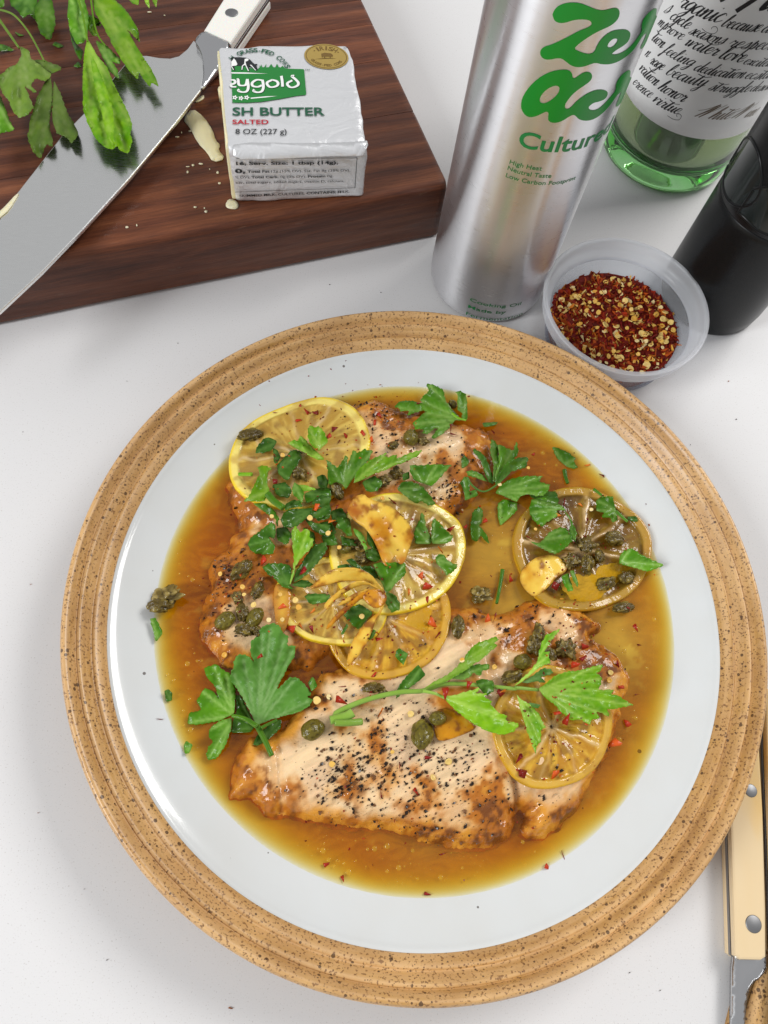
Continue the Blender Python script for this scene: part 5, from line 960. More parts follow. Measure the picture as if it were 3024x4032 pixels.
for P, b, t, mt, lab in (
    (((1060, 1360), (1200, 1330), (1180, 1400), (1060, 1430)), (1190, 1360), [(1065, 1395)], 'dark', 'dark parsley strip under the garlic chip tip'),
    (((920, 1360), (960, 1400), (1060, 1450), (1190, 1460), (1180, 1530), (1120, 1560), (1040, 1520), (970, 1440)), (930, 1370), [(1180, 1500), (1110, 1550)], 'dark', 'long dark parsley leaf in the middle heap'),
    (((1060, 1010), (1130, 990), (1170, 1060), (1150, 1120), (1080, 1110)), (1150, 1110), [(1070, 1010), (1130, 1000)], 'dark', 'dark parsley piece behind the frilly caper'),
    (((1100, 1180), (1200, 1200), (1170, 1300), (1060, 1300), (1010, 1250)), (1190, 1210), [(1020, 1255), (1090, 1290)], 'dark', 'dark parsley piece under the orange flake'),
    (((1000, 1330), (1120, 1300), (1180, 1260), (1200, 1330), (1100, 1400), (1020, 1400)), (1180, 1280), [(1010, 1390)], 'dark', 'dark parsley piece right of the orange flake'),
    (((650, 740), (700, 770), (720, 830), (690, 900), (660, 880)), (660, 745), [(690, 890)], 'dark', 'narrow dark parsley sliver on the upper left lemon'),
    (((690, 900), (740, 850), (830, 760), (900, 770), (925, 820), (880, 900), (830, 960), (800, 1040), (760, 1040), (700, 980)), (700, 960), [(910, 790), (840, 770), (800, 1030)], 'dark', 'broad dark parsley leaf at the centre of the upper left lemon'),
    (((480, 790), (510, 720), (570, 650), (620, 645), (690, 680), (660, 740), (630, 770), (560, 790)), (690, 690), [(490, 785), (580, 655)], 'dark', 'dark parsley leaf lying on the upper left lemon flesh'),
    (((460, 1260), (570, 1260), (660, 1320), (710, 1400), (690, 1490), (670, 1400), (600, 1360), (530, 1310)), (470, 1265), [(690, 1480)], 'mid', 'curved parsley ribbon at the left of the heap'),
    (((765, 1270), (830, 1230), (900, 1230), (930, 1290), (840, 1300), (760, 1330)), (770, 1320), [(925, 1285), (890, 1235)], 'dark', 'small dark parsley leaf left of the orange flake'),
    (((720, 1400), (760, 1340), (830, 1310), (940, 1310), (1020, 1300), (1020, 1360), (960, 1400), (880, 1470), (800, 1490), (740, 1470)), (1010, 1330), [(730, 1440), (780, 1345), (815, 1480)], 'dark', 'rounded dark parsley leaf below the orange flake'),
    (((880, 1085), (960, 1090), (1060, 1130), (1000, 1140), (930, 1150)), (890, 1095), [(1055, 1130)], 'bright', 'bright parsley sliver right of the folded leaf'),
    (((830, 1120), (850, 1060), (890, 1090), (940, 1150), (930, 1260), (890, 1220), (840, 1180)), (850, 1070), [(930, 1250), (840, 1170)], 'mid', 'small folded parsley leaf in the middle of the heap'),
    (((1230, 1480), (1290, 1390), (1370, 1400), (1380, 1500), (1390, 1570), (1340, 1560), (1290, 1500)), (1360, 1400), [(1240, 1480), (1380, 1560)], 'dark', 'chopped parsley fan below the garlic cap'),
    (((1400, 1500), (1480, 1530), (1530, 1640), (1480, 1610), (1420, 1560)), (1410, 1505), [(1525, 1635)], 'mid', 'narrow parsley strip under the garlic chip')):
    leaf(c1, list(P), b, t, mt, lab, .07, rise=.08)
leaf(c4, [(650, 210), (690, 150), (760, 100), (870, 10), (910, 40), (915, 120), (900, 170), (850, 150), (880, 200), (910, 240), (890, 310), (800, 315), (710, 300), (670, 260)], (912, 160), [(668, 230), (865, 20), (800, 310)], 'dark', 'rounded parsley leaf at the left edge of the heap', .1, rise=.1)
leaf(c4, [(790, 430), (860, 395), (1000, 400), (1060, 430), (1060, 520), (1040, 600), (1080, 640), (980, 620), (900, 540), (820, 480)], (1050, 600), [(800, 430), (900, 400), (930, 560)], 'dark', 'dark parsley lobe left of the upright leaf', .08)
leaf(c4, [(1060, 600), (1150, 550), (1220, 560), (1265, 600), (1180, 630), (1090, 610)], (1065, 600), [(1260, 600)], 'dark', 'dark parsley lobe at the foot of the upright leaf', .08)
leaf(c4, [(1200, 320), (1280, 220), (1330, 215), (1380, 190), (1395, 260), (1350, 340), (1300, 400), (1220, 490), (1150, 540), (1080, 580), (1100, 480)], (1060, 590), [(1385, 200), (1390, 270), (1300, 390)], 'dark', 'dark parsley leaf right of the upright leaf', .1)
leaf(c4, [(1060, 90), (1100, 50), (1140, 110), (1210, 70), (1240, 120), (1225, 150), (1265, 165), (1260, 230), (1220, 280), (1160, 340), (1100, 420), (1080, 520), (1050, 600), (1040, 590), (1070, 470), (1085, 360), (1070, 240)], (1045, 600), [(1090, 60), (1215, 75), (1260, 170)], 'bright', 'bright upright parsley leaf in the middle of the heap', .18, rise=.2)
leaf(c4, [(1180, 700), (1230, 680), (1430, 685), (1400, 760), (1240, 780), (1200, 740)], (1425, 700), [(1190, 720), (1250, 775)], 'dark', 'cut parsley strip on the pale rinded lemon', .06)
leaf(c5, [(500, 370), (560, 350), (640, 430), (740, 420), (830, 560), (700, 500), (560, 420)], (510, 370), [(825, 555)], 'dark', 'parsley strip left of the frilly caper under the shredded garlic', .08)
leaf(c5, [(570, 70), (620, 90), (700, 240), (690, 290), (630, 180), (580, 110)], (580, 75), [(690, 285)], 'mid', 'thin parsley strip beside the open caper', .1)
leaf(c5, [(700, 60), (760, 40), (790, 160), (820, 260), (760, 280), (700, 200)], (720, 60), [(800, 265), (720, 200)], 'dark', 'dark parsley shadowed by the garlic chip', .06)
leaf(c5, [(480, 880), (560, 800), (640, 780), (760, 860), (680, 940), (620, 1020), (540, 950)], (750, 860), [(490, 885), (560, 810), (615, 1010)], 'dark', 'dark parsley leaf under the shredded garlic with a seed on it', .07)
leaf(c5, [(750, 400), (880, 390), (1060, 390), (1060, 500), (1030, 530), (960, 590), (930, 640), (880, 680), (840, 590), (800, 500)], (870, 650), [(770, 410), (1050, 400), (1030, 525)], 'mid', 'parsley leaf below the tip of the garlic chip', .12, rise=.1)
leaf(c5, [(840, 620), (900, 670), (960, 690), (1010, 780), (1000, 830), (930, 860), (890, 800), (860, 740)], (850, 630), [(1000, 825), (935, 850)], 'mid', 'folded parsley piece right of the shredded garlic', .12)
leaf(c5, [(970, 1210), (1000, 1190), (1050, 1220), (1085, 1240), (1060, 1300), (1040, 1350), (1000, 1310), (965, 1270)], (1080, 1245), [(970, 1260), (1035, 1340)], 'dark', 'small parsley piece in the hole of the amber lemon', .08)
leaf(c5, [(755, 1015), (790, 1030), (745, 1110), (712, 1110), (740, 1050)], (785, 1030), [(720, 1105)], 'mid', 'tiny parsley scrap by the lowest garlic shred', .08)
leaf(c5, [(450, 1060), (510, 955), (525, 985), (480, 1060)], (520, 970), [(455, 1060)], 'dark', 'thin parsley sliver on the pale lemon rind', .05)
leaf(c7, [(640, 560), (700, 470), (820, 345), (850, 380), (885, 430), (800, 500), (720, 560), (640, 630)], (850, 370), [(645, 620), (720, 555)], 'dark', 'parsley strip between the amber lemon and the sprig stem', .07)
leaf(c6, [(1270, 490), (1310, 440), (1350, 520), (1300, 570)], (1300, 565), [(1310, 450)], 'dark', 'dark parsley piece right of the big flat leaf', .05)
# upper layer
leaf(c1, [(500, 920), (570, 905), (640, 930), (600, 980), (600, 1090), (620, 1130), (590, 1200), (570, 1240), (370, 1240), (430, 1190), (480, 1080), (530, 980)], (590, 1160), [(510, 920), (380, 1235), (630, 935)], 'bright', 'long bright parsley leaf hanging over the rim of the upper left lemon', .14, rise=.15)
stem(c1((335, 990), (390, 990), (452, 990)), 32, .1, 'bright', 'cut green parsley stem on the rind of the upper left lemon', taper=1.); stem(c1((600, 1170), (660, 1240), (745, 1300)), 58, .12, 'mid', 'thick cut parsley stem at the left of the heap', taper=.9)
leaf(c1, [(785, 690), (850, 670), (890, 680), (900, 630), (940, 650), (980, 700), (1060, 780), (1135, 850), (1070, 855), (1000, 820), (940, 780), (850, 740)], (1120, 850), [(790, 690), (900, 640), (945, 780)], 'bright', 'bright folded parsley leaf on the upper left lemon', .25, rise=.25)
leaf(c1, [(980, 560), (990, 535), (1050, 550), (1080, 540), (1130, 590), (1165, 690), (1130, 720), (1080, 770), (1020, 730), (975, 650)], (1085, 765), [(990, 545), (1150, 690), (1085, 548)], 'bright', 'bright round parsley tip at the centre of the upper left lemon', .3, rise=.3)
leaf(c1, [(1150, 845), (1200, 890), (1260, 930), (1330, 810), (1350, 830), (1340, 920), (1400, 760), (1440, 790), (1510, 750), (1520, 770), (1580, 770), (1560, 830), (1545, 860), (1480, 930), (1400, 1030), (1330, 1130), (1300, 1080), (1240, 1060), (1175, 1090), (1160, 960)], (1310, 1110), [(1155, 850), (1335, 815), (1420, 770), (1575, 775)], 'mid', 'fan shaped parsley leaf above the garlic chip', .2, rise=.35)
leaf(c2, [(0, 980), (60, 910), (150, 850), (300, 780), (270, 820), (310, 830), (390, 800), (380, 850), (500, 790), (635, 760), (560, 830), (480, 870), (380, 900), (300, 940), (160, 990), (40, 1050), (-20, 1075)], (-10, 1060), [(630, 762), (300, 785)], 'bright', 'long toothed parsley blade pointing right above the heap', .22, rise=.3)
leaf(c2, [(440, 990), (500, 960), (505, 1030), (440, 1050)], (500, 1000), [(445, 1000)], 'dark', 'small parsley end beside the straight cut piece', .06)
leaf(c2, [(500, 900), (600, 905), (760, 895), (900, 905), (850, 950), (790, 1020), (720, 1090), (700, 1100), (620, 1070), (540, 1040), (510, 960)], (640, 1080), [(510, 910), (760, 900), (890, 910)], 'mid', 'straight cut parsley piece on the right of the upper cutlet', .14, rise=.12)
leaf(c2, [(385, 1130), (430, 1060), (520, 1055), (620, 1100), (700, 1190), (750, 1270), (680, 1280), (640, 1250), (600, 1240), (560, 1265), (500, 1220)], (395, 1130), [(740, 1265), (620, 1105), (560, 1255)], 'mid', 'flat parsley leaf right of the garlic chip', .14, rise=.1)
leaf(c2, [(560, 1480), (600, 1420), (615, 1340), (640, 1380), (660, 1480), (700, 1580), (720, 1600), (700, 1640), (560, 1640), (545, 1550)], (695, 1635), [(615, 1345), (565, 1490), (555, 1630)], 'mid', 'left half of the parsley pair on the bright lemon ring', .12)
leaf(c2, [(705, 1600), (715, 1420), (740, 1400), (790, 1450), (850, 1520), (915, 1570), (870, 1630), (760, 1640), (715, 1635)], (712, 1632), [(735, 1405), (905, 1570), (860, 1625)], 'mid', 'right half of the parsley pair on the bright lemon ring', .12)
leaf(c5, [(1335, 350), (1370, 310), (1420, 320), (1450, 370), (1550, 420), (1500, 480), (1440, 510), (1420, 470), (1350, 400)], (1350, 365), [(1545, 420), (1440, 505), (1420, 330)], 'mid', 'small curled parsley piece on the right rim of the bright lemon ring', .14, rise=.15)
TOPL = thing('parsley_leaf', 'large toothed parsley leaf at the top of the upper cutlet', 'parsley', (*at(c2((1020, 480)), 2.2)[0][:2], 2.2), 'parsley leaves on the plate')
leaf(c2, [(985, 490), (960, 440), (900, 380), (840, 300), (820, 200), (760, 165), (670, 140), (665, 170), (690, 210), (650, 240), (600, 295), (640, 330), (500, 300), (410, 310), (365, 355), (410, 380), (415, 405), (500, 395), (480, 440), (540, 420), (630, 390), (670, 405), (640, 420), (600, 455), (530, 510), (560, 550), (545, 575), (600, 565), (640, 575), (620, 610), (680, 610), (740, 560), (770, 560), (710, 640), (740, 660), (800, 620), (860, 570), (900, 530), (930, 480)], (1010, 482), [(680, 150), (380, 365), (540, 520), (640, 605), (730, 650), (610, 300)], 'mid', up=.16, rise=.3, parent=TOPL, name='blade')
leaf(c2, [(925, 215), (985, 212), (1035, 250), (1048, 480), (1000, 470), (985, 450), (1000, 420), (950, 390), (950, 300), (960, 250)], (1005, 470), [(940, 220), (1030, 260)], 'mid', up=.2, rise=.3, parent=TOPL, name='blade')
stem(c2((900, 420), (960, 465), (1030, 485)), 22, .25, 'bright', parent=TOPL, name='stem')
# garlic lying on the leaves
garlic(np.concatenate([c2((0, 1190), (80, 1170), (120, 1215), (300, 1270), (430, 1360), (520, 1480), (550, 1570)), c5((1140, 130), (1100, 250), (1060, 370), (1020, 412), (985, 385), (960, 320), (935, 370), (890, 430), (850, 400), (780, 210), (690, 70)), c1((1450, 1450), (1390, 1400), (1330, 1310))]), 'large crisp garlic chip with brown edges in the middle of the food', 15, .12, .22, .32, axis=(c1((1480, 1300))[0], c5((950, 380))[0]), toast=.5, burn=((c1((1410, 1330))[0], 26, .95), (c5((890, 400))[0], 12, .7), (c5((1030, 370))[0], 18, .85), (c2((500, 1590))[0], 14, .6), (c5((760, 180))[0], 16, .5)))
GS = thing('shredded_garlic', 'curled fried garlic clove split into golden shreds', 'garlic', (*at(c5((850, 700)), 2.6)[0][:2], 2.6), 'fried garlic chips')
hub = c5((850, 700))[0]
for P, tp, ro in (([(155, 640), (230, 560), (350, 460), (480, 435), (620, 440), (740, 500), (800, 580), (870, 650), (880, 720), (820, 680), (720, 560), (600, 560), (430, 570), (250, 620)], (200, 600), .35), ([(290, 800), (330, 840), (400, 740), (540, 640), (700, 585), (790, 640), (850, 660), (760, 600), (640, 545), (480, 620), (340, 730)], (310, 810), .35), ([(420, 780), (540, 700), (660, 640), (800, 630), (860, 670), (700, 690), (560, 750), (430, 797)], (430, 790), .45), ([(310, 1000), (330, 1020), (450, 900), (600, 765), (650, 725), (760, 720), (850, 740), (800, 690), (690, 640), (560, 740), (400, 880)], (320, 1010), .6), ([(500, 1380), (530, 1200), (600, 1050), (740, 900), (825, 845), (815, 760), (860, 700), (880, 740), (838, 850), (790, 910), (740, 1050), (680, 1180), (600, 1290)], (505, 1370), .4), ([(640, 700), (700, 645), (800, 640), (885, 690), (880, 760), (820, 815), (740, 810)], (650, 700), .95)):
    garlic(c5(*P), None, 31+int(ro*10), .09, .14, .22, parent=GS, name='shred' if ro < .9 else 'clove_base', axis=(hub, c5(tp)[0]), toast=ro+.08, sp=9)
# the long sprig over the lower cutlet
SP = thing('parsley_sprig', 'long bright parsley sprig lying across the lower cutlet', 'parsley', (*at(c7((860, 560)), 2.6)[0][:2], 2.6))
g0 = HM.smooth(2, 7)
stem(np.concatenate([c7((190, 775), (150, 745), (300, 670), (480, 610), (680, 570), (860, 560), (1000, 512), (1100, 502), (1300, 512), (1600, 542)), c8((380, 742), (560, 760))]), 42, .2, parent=SP, name='stem', taper=.6)
stem(c7((105, 800), (150, 790), (240, 765), (290, 735)), 62, .14, parent=SP, name='stem', taper=1.1); stem(c7((140, 820), (240, 822), (362, 812)), 46, .1, parent=SP, name='stem', taper=1.1)
stem(c7((860, 562), (960, 582), (1040, 620)), 26, .26, parent=SP, name='stem')
leaf(c7, [(1290, 480), (1350, 460), (1440, 480), (1440, 560), (1380, 600), (1320, 540)], (1300, 510), [(1435, 490), (1435, 555)], 'dark', up=.12, parent=SP, name='blade')
leaf(c7, [(1080, 460), (1180, 400), (1280, 345), (1400, 340), (1410, 380), (1340, 400), (1330, 440), (1270, 410), (1240, 450), (1190, 470)], (1085, 465), [(1405, 355), (1330, 435), (1240, 448)], 'mid', up=.16, parent=SP, name='blade')
leaf(c7, [(1010, 600), (1100, 600), (1200, 570), (1340, 530), (1290, 580), (1390, 580), (1360, 610), (1430, 650), (1410, 670), (1490, 750), (1550, 760), (1535, 800), (1650, 830), (1600, 900), (1500, 920), (1420, 900), (1330, 860), (1230, 800), (1130, 720), (1060, 650)], (1020, 610), [(1640, 850), (1380, 585), (1480, 750), (1330, 540)], 'bright', up=.3, rise=.3, parent=SP, name='blade', fold=.2)
leaf(c7, [(860, 545), (960, 480), (1060, 430), (1130, 370), (1200, 290), (1230, 240), (1300, 170), (1400, 140), (1450, 115), (1485, 140), (1440, 170), (1470, 190), (1410, 240), (1360, 290), (1280, 340), (1200, 400), (1080, 470), (960, 510)], (870, 550), [(1470, 130), (1465, 190), (1360, 285)], 'bright', up=.28, rise=.35, parent=SP, name='blade', fold=.2)
leaf(c8, [(420, 700), (520, 640), (600, 580), (660, 590), (680, 620), (650, 640), (580, 650), (620, 700), (540, 690), (470, 705)], (425, 700), [(675, 615), (615, 695)], 'pale', up=.2, rise=.15, parent=SP, name='blade')
leaf(c8, [(360, 730), (420, 670), (500, 600), (560, 510), (560, 470), (590, 370), (620, 310), (740, 258), (720, 290), (670, 350), (640, 400), (600, 450), (660, 450), (640, 480), (660, 540), (600, 560), (540, 600), (480, 650), (420, 700)], (365, 735), [(735, 260), (655, 460), (650, 530)], 'bright', up=.3, rise=.4, parent=SP, name='blade', fold=.2)
leaf(c8, [(380, 790), (410, 830), (500, 880), (560, 950), (600, 1030), (620, 1070), (580, 1080), (580, 1190), (550, 1200), (540, 1300), (520, 1240), (490, 1150), (460, 1080), (430, 960), (400, 860)], (380, 775), [(538, 1290), (615, 1065), (578, 1190)], 'bright', up=.3, rise=.3, parent=SP, name='blade', fold=.2)
leaf(c8, [(480, 860), (580, 880), (560, 910), (510, 900)], (485, 862), [(575, 882)], 'pale', up=.2, parent=SP, name='blade')
leaf(c8, [(560, 750), (620, 710), (700, 640), (800, 610), (900, 600), (1000, 570), (1085, 550), (1070, 600), (1030, 620), (1080, 660), (1070, 720), (1050, 760), (1180, 755), (1150, 790), (1200, 800), (1260, 840), (1340, 885), (1250, 900), (1160, 920), (1120, 910), (1140, 980), (1080, 950), (1030, 930), (1060, 990), (1000, 1000), (980, 1040), (900, 1000), (830, 1010), (760, 950), (680, 870), (600, 810)], (560, 760), [(1080, 555), (1075, 665), (1330, 885), (1135, 975), (985, 1035), (1180, 760)], 'bright', up=.35, rise=.45, parent=SP, name='blade', fold=.16)

# ------------------------------------------------------------------ seeds, flakes and cracked pepper
FLK = protos(flake_geo, [c*1.35 for c in RED], M_flake, 12, .25, 'chili_flake'); g1 = HM.smooth(1, 2)
LMK = [((1180, 1700), 'on the upper left lemon slice'), ((1000, 1900), 'by the left rim of the upper left lemon'), ((1250, 1960), 'among the parsley of the middle heap'), ((1500, 1650), 'at the top of the upper cutlet'), ((1450, 2080), 'beside the large garlic chip'), ((1750, 1900), 'on the right end of the upper cutlet'), ((1720, 2200), 'on the bright lemon ring'), ((1620, 2330), 'at the bottom of the bright lemon ring'), ((1200, 2200), 'near the upright parsley leaf'), ((930, 2320), 'on the left pile of capers'), ((1120, 2400), 'on the orange peel strip'), ((1220, 2470), 'on the pale rinded lemon'), ((1400, 2450), 'under the garlic shreds'), ((1650, 2550), 'on the amber lemon slice'), ((900, 2600), 'at the lower left end of the upper cutlet'), ((1060, 2560), 'on the big flat leaf'), ((2230, 2030), 'on the top of the brown lemon'), ((2130, 2100), 'at the left of the brown lemon'), ((1960, 1900), 'by the dark parsley cluster'),
       ((1340, 2740), 'left of the sprig stem'), ((1820, 2690), 'on the sprig stem'), ((1620, 2800), 'below the sprig stem'), ((1690, 2980), 'under the largest caper'), ((1500, 3120), 'on the pepper patch'), ((2050, 3000), 'on the left rim of the golden lemon'), ((2200, 2820), 'under the tip of the sprig'), ((2300, 2570), 'at the right of the caper pile on the lower cutlet'), ((1940, 2440), 'at the top of the lower cutlet'), ((2430, 2680), 'at the right end of the lower cutlet'), ((2180, 3060), 'at the bottom of the golden lemon'),
       ((1830, 2060), 'between the two cutlets'), ((2320, 1830), 'at the upper right edge of the sauce'), ((2500, 2500), 'at the right edge of the sauce'), ((2470, 2850), 'right of the golden lemon'), ((1300, 3430), 'at the bottom of the sauce'), ((1700, 3500), 'at the lowest edge of the sauce'), ((2150, 3380), 'at the lower right of the sauce'), ((630, 2830), 'at the left edge of the sauce')]
PUTS = []
def scatter(pts, lst, name, lab, cat, grp, up, smin, smax, til=.35):
    P = drape(np.array(pts), g1, up); lab0 = lab; seen = {}
    HUE = ('dark red', 'red', 'brownish red', 'orange red', 'deep red', 'orange') if cat != 'seed' else ('pale', 'golden', 'cream', 'amber')
    for i, p in enumerate(P):
        k = (i*5+rng.randint(0, 2)) % len(lst); s = smin+(smax-smin)*rng.random(); d = [np.hypot(pts[i][0]-q[0][0], pts[i][1]-q[0][1]) for q in LMK]
        lab = '%s %s %s %s' % ('large' if s > (smin+smax)/2 else 'small', HUE[k % len(HUE)], cat if cat != 'seed' else 'chili seed', LMK[int(np.argmin(d))][1])
        PUTS.append((lab, pts[i][0], put(lst[k], name, p, (rng.gauss(0, til), rng.gauss(0, til), rng.random()*6.28), s, lab, cat, grp)))
SD = np.concatenate([c1((740, 810), (995, 1395), (1165, 1540), (640, 1380)), c2((1345, 1085), (250, 1215)), c3((783, 635), (330, 795), (270, 295)), c4((955, 690), (975, 925), (1130, 810), (1100, 740), (605, 620), (710, 785), (435, 1255), (620, 690), (850, 925), (395, 495), (1505, 250), (1400, 120)), c5((650, 895), (1590, 1300))])
SB = np.concatenate([c7((760, 750), (1070, 1140), (945, 1270), (1445, 365), (1180, 310), (120, 1160), (90, 605), (610, 1060)), c8((200, 575), (1150, 620), (1140, 680)), c6((1440, 610), (1345, 640))])
scatter(SD, SEEDP, 'chili_seed', 'pale chili seed on the upper part of the food', 'seed', 'chili seeds on the upper food', .05, .75, 1.05, .25); scatter(SB, SEEDP, 'chili_seed', 'pale chili seed on the lower cutlet', 'seed', 'chili seeds on the lower cutlet', .05, .75, 1.1, .25)
FU = np.concatenate([c1((890, 480), (1170, 630), (1275, 690), (1060, 1300), (660, 1060), (1490, 600), (1060, 410), (905, 345), (1215, 1440), (1250, 1310), (690, 430), (1230, 560), (1330, 630), (960, 400)), c2((900, 560), (1050, 790), (930, 605), (330, 1240), (895, 1490), (180, 500), (230, 440), (150, 660)), c3((610, 820), (480, 1260), (560, 570), (690, 610), (755, 740), (520, 650), (290, 860)), c4((490, 590), (795, 365), (1170, 480), (1240, 820), (1170, 980), (1260, 1020), (985, 790), (770, 1270), (1060, 1000)), c5((1405, 265), (1055, 660), (1315, 970), (1370, 1090), (815, 1100), (765, 1435), (1265, 740), (1200, 520), (100, 480), (1260, 620), (390, 1200))])
FL = np.concatenate([c7((205, 540), (200, 640), (1240, 510), (910, 1100), (1500, 580), (500, 1390), (810, 1385), (530, 755), (1050, 590), (660, 1150)), c8((405, 1330), (430, 1420), (710, 950), (790, 990), (940, 400), (930, 490), (690, 1455), (1240, 740), (860, 560), (260, 800), (1200, 540), (150, 170), (220, 190), (1165, 1195))])
FS = np.concatenate([c2((1025, 1475), (1205, 1420), (1270, 590)), c3((750, 250), (860, 355), (1155, 1605), (120, 1195), (310, 180)), c8((1360, 255), (1400, 385), (1365, 785), (1290, 1030)), q3((1285, 950), (1365, 1020), (510, 268)), q4((100, 1070), (170, 880), (710, 895), (645, 950))])
scatter(FU, FLK, 'chili_flake', 'red chili flake on the upper part of the food', 'chili flake', 'chili flakes on the upper food', .03, .75, 1.2); scatter(FL, FLK, 'chili_flake', 'red chili flake on the lower cutlet', 'chili flake', 'chili flakes on the lower cutlet', .03, .8, 1.35); scatter(FS, FLK, 'chili_flake', 'red chili flake floating in the sauce', 'chili flake', 'chili flakes in the sauce', .0, .6, .95, .15)
def which_one():
    by = {}
    for lab, x, o in PUTS: by.setdefault(lab, []).append((x, o))
    for lab, L in by.items():
        if len(L) > 1:
            for i, (x, o) in enumerate(sorted(L, key=lambda t: t[0])):
                w = ('the left one', 'the right one') if len(L) == 2 else ('the left one', 'the middle one', 'the right one', 'the rightmost one'); o['label'] = lab+', '+w[min(i, len(w)-1)]
which_one()
def pepper(poly, spots, nfree, label, seed):
    r = np.random.default_rng(seed); pts = []
    for x, y, s, k in spots: pts.append(r.normal((x, y), s, (k, 2)))
    lo, hi = poly.min(0), poly.max(0); pts.append(lo+(hi-lo)*r.random((nfree, 2))); P = np.concatenate(pts); P = P[inside(P, poly)]
    D = drape(P, HM.g, .0); hb = hz(D, HMC); D = D[D[:, 2] < hb+.09]                  # only where the meat itself is bare
    base = np.array([(1, 0, 0), (-1, 0, 0), (0, 1, 0), (0, -1, 0), (0, 0, .7), (0, 0, -.7)]); bf = [(0, 2, 4), (2, 1, 4), (1, 3, 4), (3, 0, 4), (2, 0, 5), (1, 2, 5), (3, 1, 5), (0, 3, 5)]
    Vs, Fs, Cs = [], [], []
    for i, p in enumerate(D):
        s = .02+.085*r.random()**2.4; V = base*(s*(.6+.8*r.random((6, 1)))); V = rot_eul(V, r.random(3)*6.28)+p+[0, 0, s*.3]; Vs.append(V); Fs += [tuple(k+6*i for k in f) for f in bf]
        c = np.array((.020, .012, .009)) if r.random() < .72 else np.array((.17, .075, .03)) if r.random() < .75 else np.array((.45, .30, .16)); Cs.append(np.tile(c, (6, 1)))
    tag(mk('cracked_pepper', np.concatenate(Vs), Fs, M_pep, smooth=False, col=np.concatenate(Cs)), label, 'pepper', kind='stuff')
HMC = np.full_like(HM.g, 0.)
_keep = HM.g; HM.g = np.maximum(bowlz, SZ)
for o in (chA, chB):
    V = np.array([v.co for v in o.data.vertices])/CM+ORG[o]; HM.add(V)
HMC = HM.g; HM.g = _keep
pepper(np.array(POLB, float), ((1330, 3060, 65, 190), (1420, 2980, 100, 120), (1600, 2960, 120, 200), (1650, 3080, 170, 260), (1850, 3050, 130, 160), (1480, 3150, 170, 140), (1450, 2760, 130, 130), (2150, 2460, 100, 90), (1980, 2480, 80, 60), (2080, 3120, 80, 50)) , 260, 'cracked black pepper scattered over the lower cutlet', 3)
pepper(np.array(POLA, float), ((1760, 1900, 50, 110), (1740, 1960, 45, 80), (1480, 1660, 80, 140), (1560, 1640, 90, 120), (1790, 1770, 60, 60), (900, 2230, 40, 70), (860, 2380, 50, 50)), 330, 'cracked black pepper scattered over the upper cutlet', 4)

# crumbs of chili over everything
r = np.random.default_rng(44); pts = np.concatenate([r.normal((x, y), s, (k, 2)) for x, y, s, k in ((1180, 1760, 130, 60), (1500, 1650, 100, 60), (1620, 2230, 130, 60), (1280, 2400, 110, 50), (1550, 2550, 110, 45), (2280, 2150, 130, 60), (2180, 2880, 110, 60), (1650, 3000, 220, 70), (2250, 2500, 110, 60), (930, 2350, 80, 50))])
Vs, Fs, Cs = [], [], []
for i, p in enumerate(drape(pts, HM.g, .012)):
    V, F = flake_geo(.03+.055*float(r.random())**1.5, rng); V = rot_eul(V, r.normal(0, .5, 3)*[1, 1, 6])+p; o = sum(len(v) for v in Vs) if i == 0 else o+len(Vs[-1]); Vs.append(V); Fs += [tuple(k+o for k in f) for f in F]; Cs.append(np.tile(RED[int(r.integers(0, 6))]*(.5+.7*r.random()), (len(V), 1)))
tag(mk('chili_crumbs', np.concatenate(Vs), Fs, M_flake, smooth=False, col=np.concatenate(Cs)), 'fine red chili crumbs sprinkled over the food', 'chili crumbs', kind='stuff')
# droplets of fat floating on the sauce
r = np.random.default_rng(12); Vs, Fs = [], []; a8 = np.linspace(0, 2*np.pi, 10, endpoint=False); i = 0
pools = ((1650, 3420, 230, 60, 70), (760, 2700, 60, 170, 35), (1250, 3330, 170, 60, 45), (1950, 2230, 60, 130, 40), (2480, 2600, 70, 150, 30), (2200, 1800, 120, 70, 30), (2300, 3230, 130, 100, 30), (720, 3000, 60, 90, 25), (700, 2200, 50, 120, 20))
for x, y, sx, sy, k in pools:
    for p in drape(np.c_[r.normal(x, sx, k), r.normal(y, sy, k)], HM.g, .0):
        if p[2] > SZ+.03 or np.hypot(p[0]-PC[0], p[1]-PC[1]) > 11.3: continue
        s = .018+.10*r.random()**4; rows = [np.c_[p[0]+s*q*np.cos(a8), p[1]+s*q*np.sin(a8), np.full(10, SZ+.004+.30*s*h)] for q, h in ((1., 0.), (.75, .55), (.4, .88), (.02, 1.))]
        Vs.append(np.concatenate(rows)); Fs += [(40*i+u*10+j, 40*i+u*10+(j+1) % 10, 40*i+(u+1)*10+(j+1) % 10, 40*i+(u+1)*10+j) for u in range(3) for j in range(10)]; i += 1
m = Mat('fat_droplet', Base_Color=(.62, .36, .03), Roughness=.08, Alpha=.42); tag(mk('fat_droplets', np.concatenate(Vs), Fs, m.m), 'tiny golden fat droplets floating on the sauce', 'fat droplets', kind='stuff')

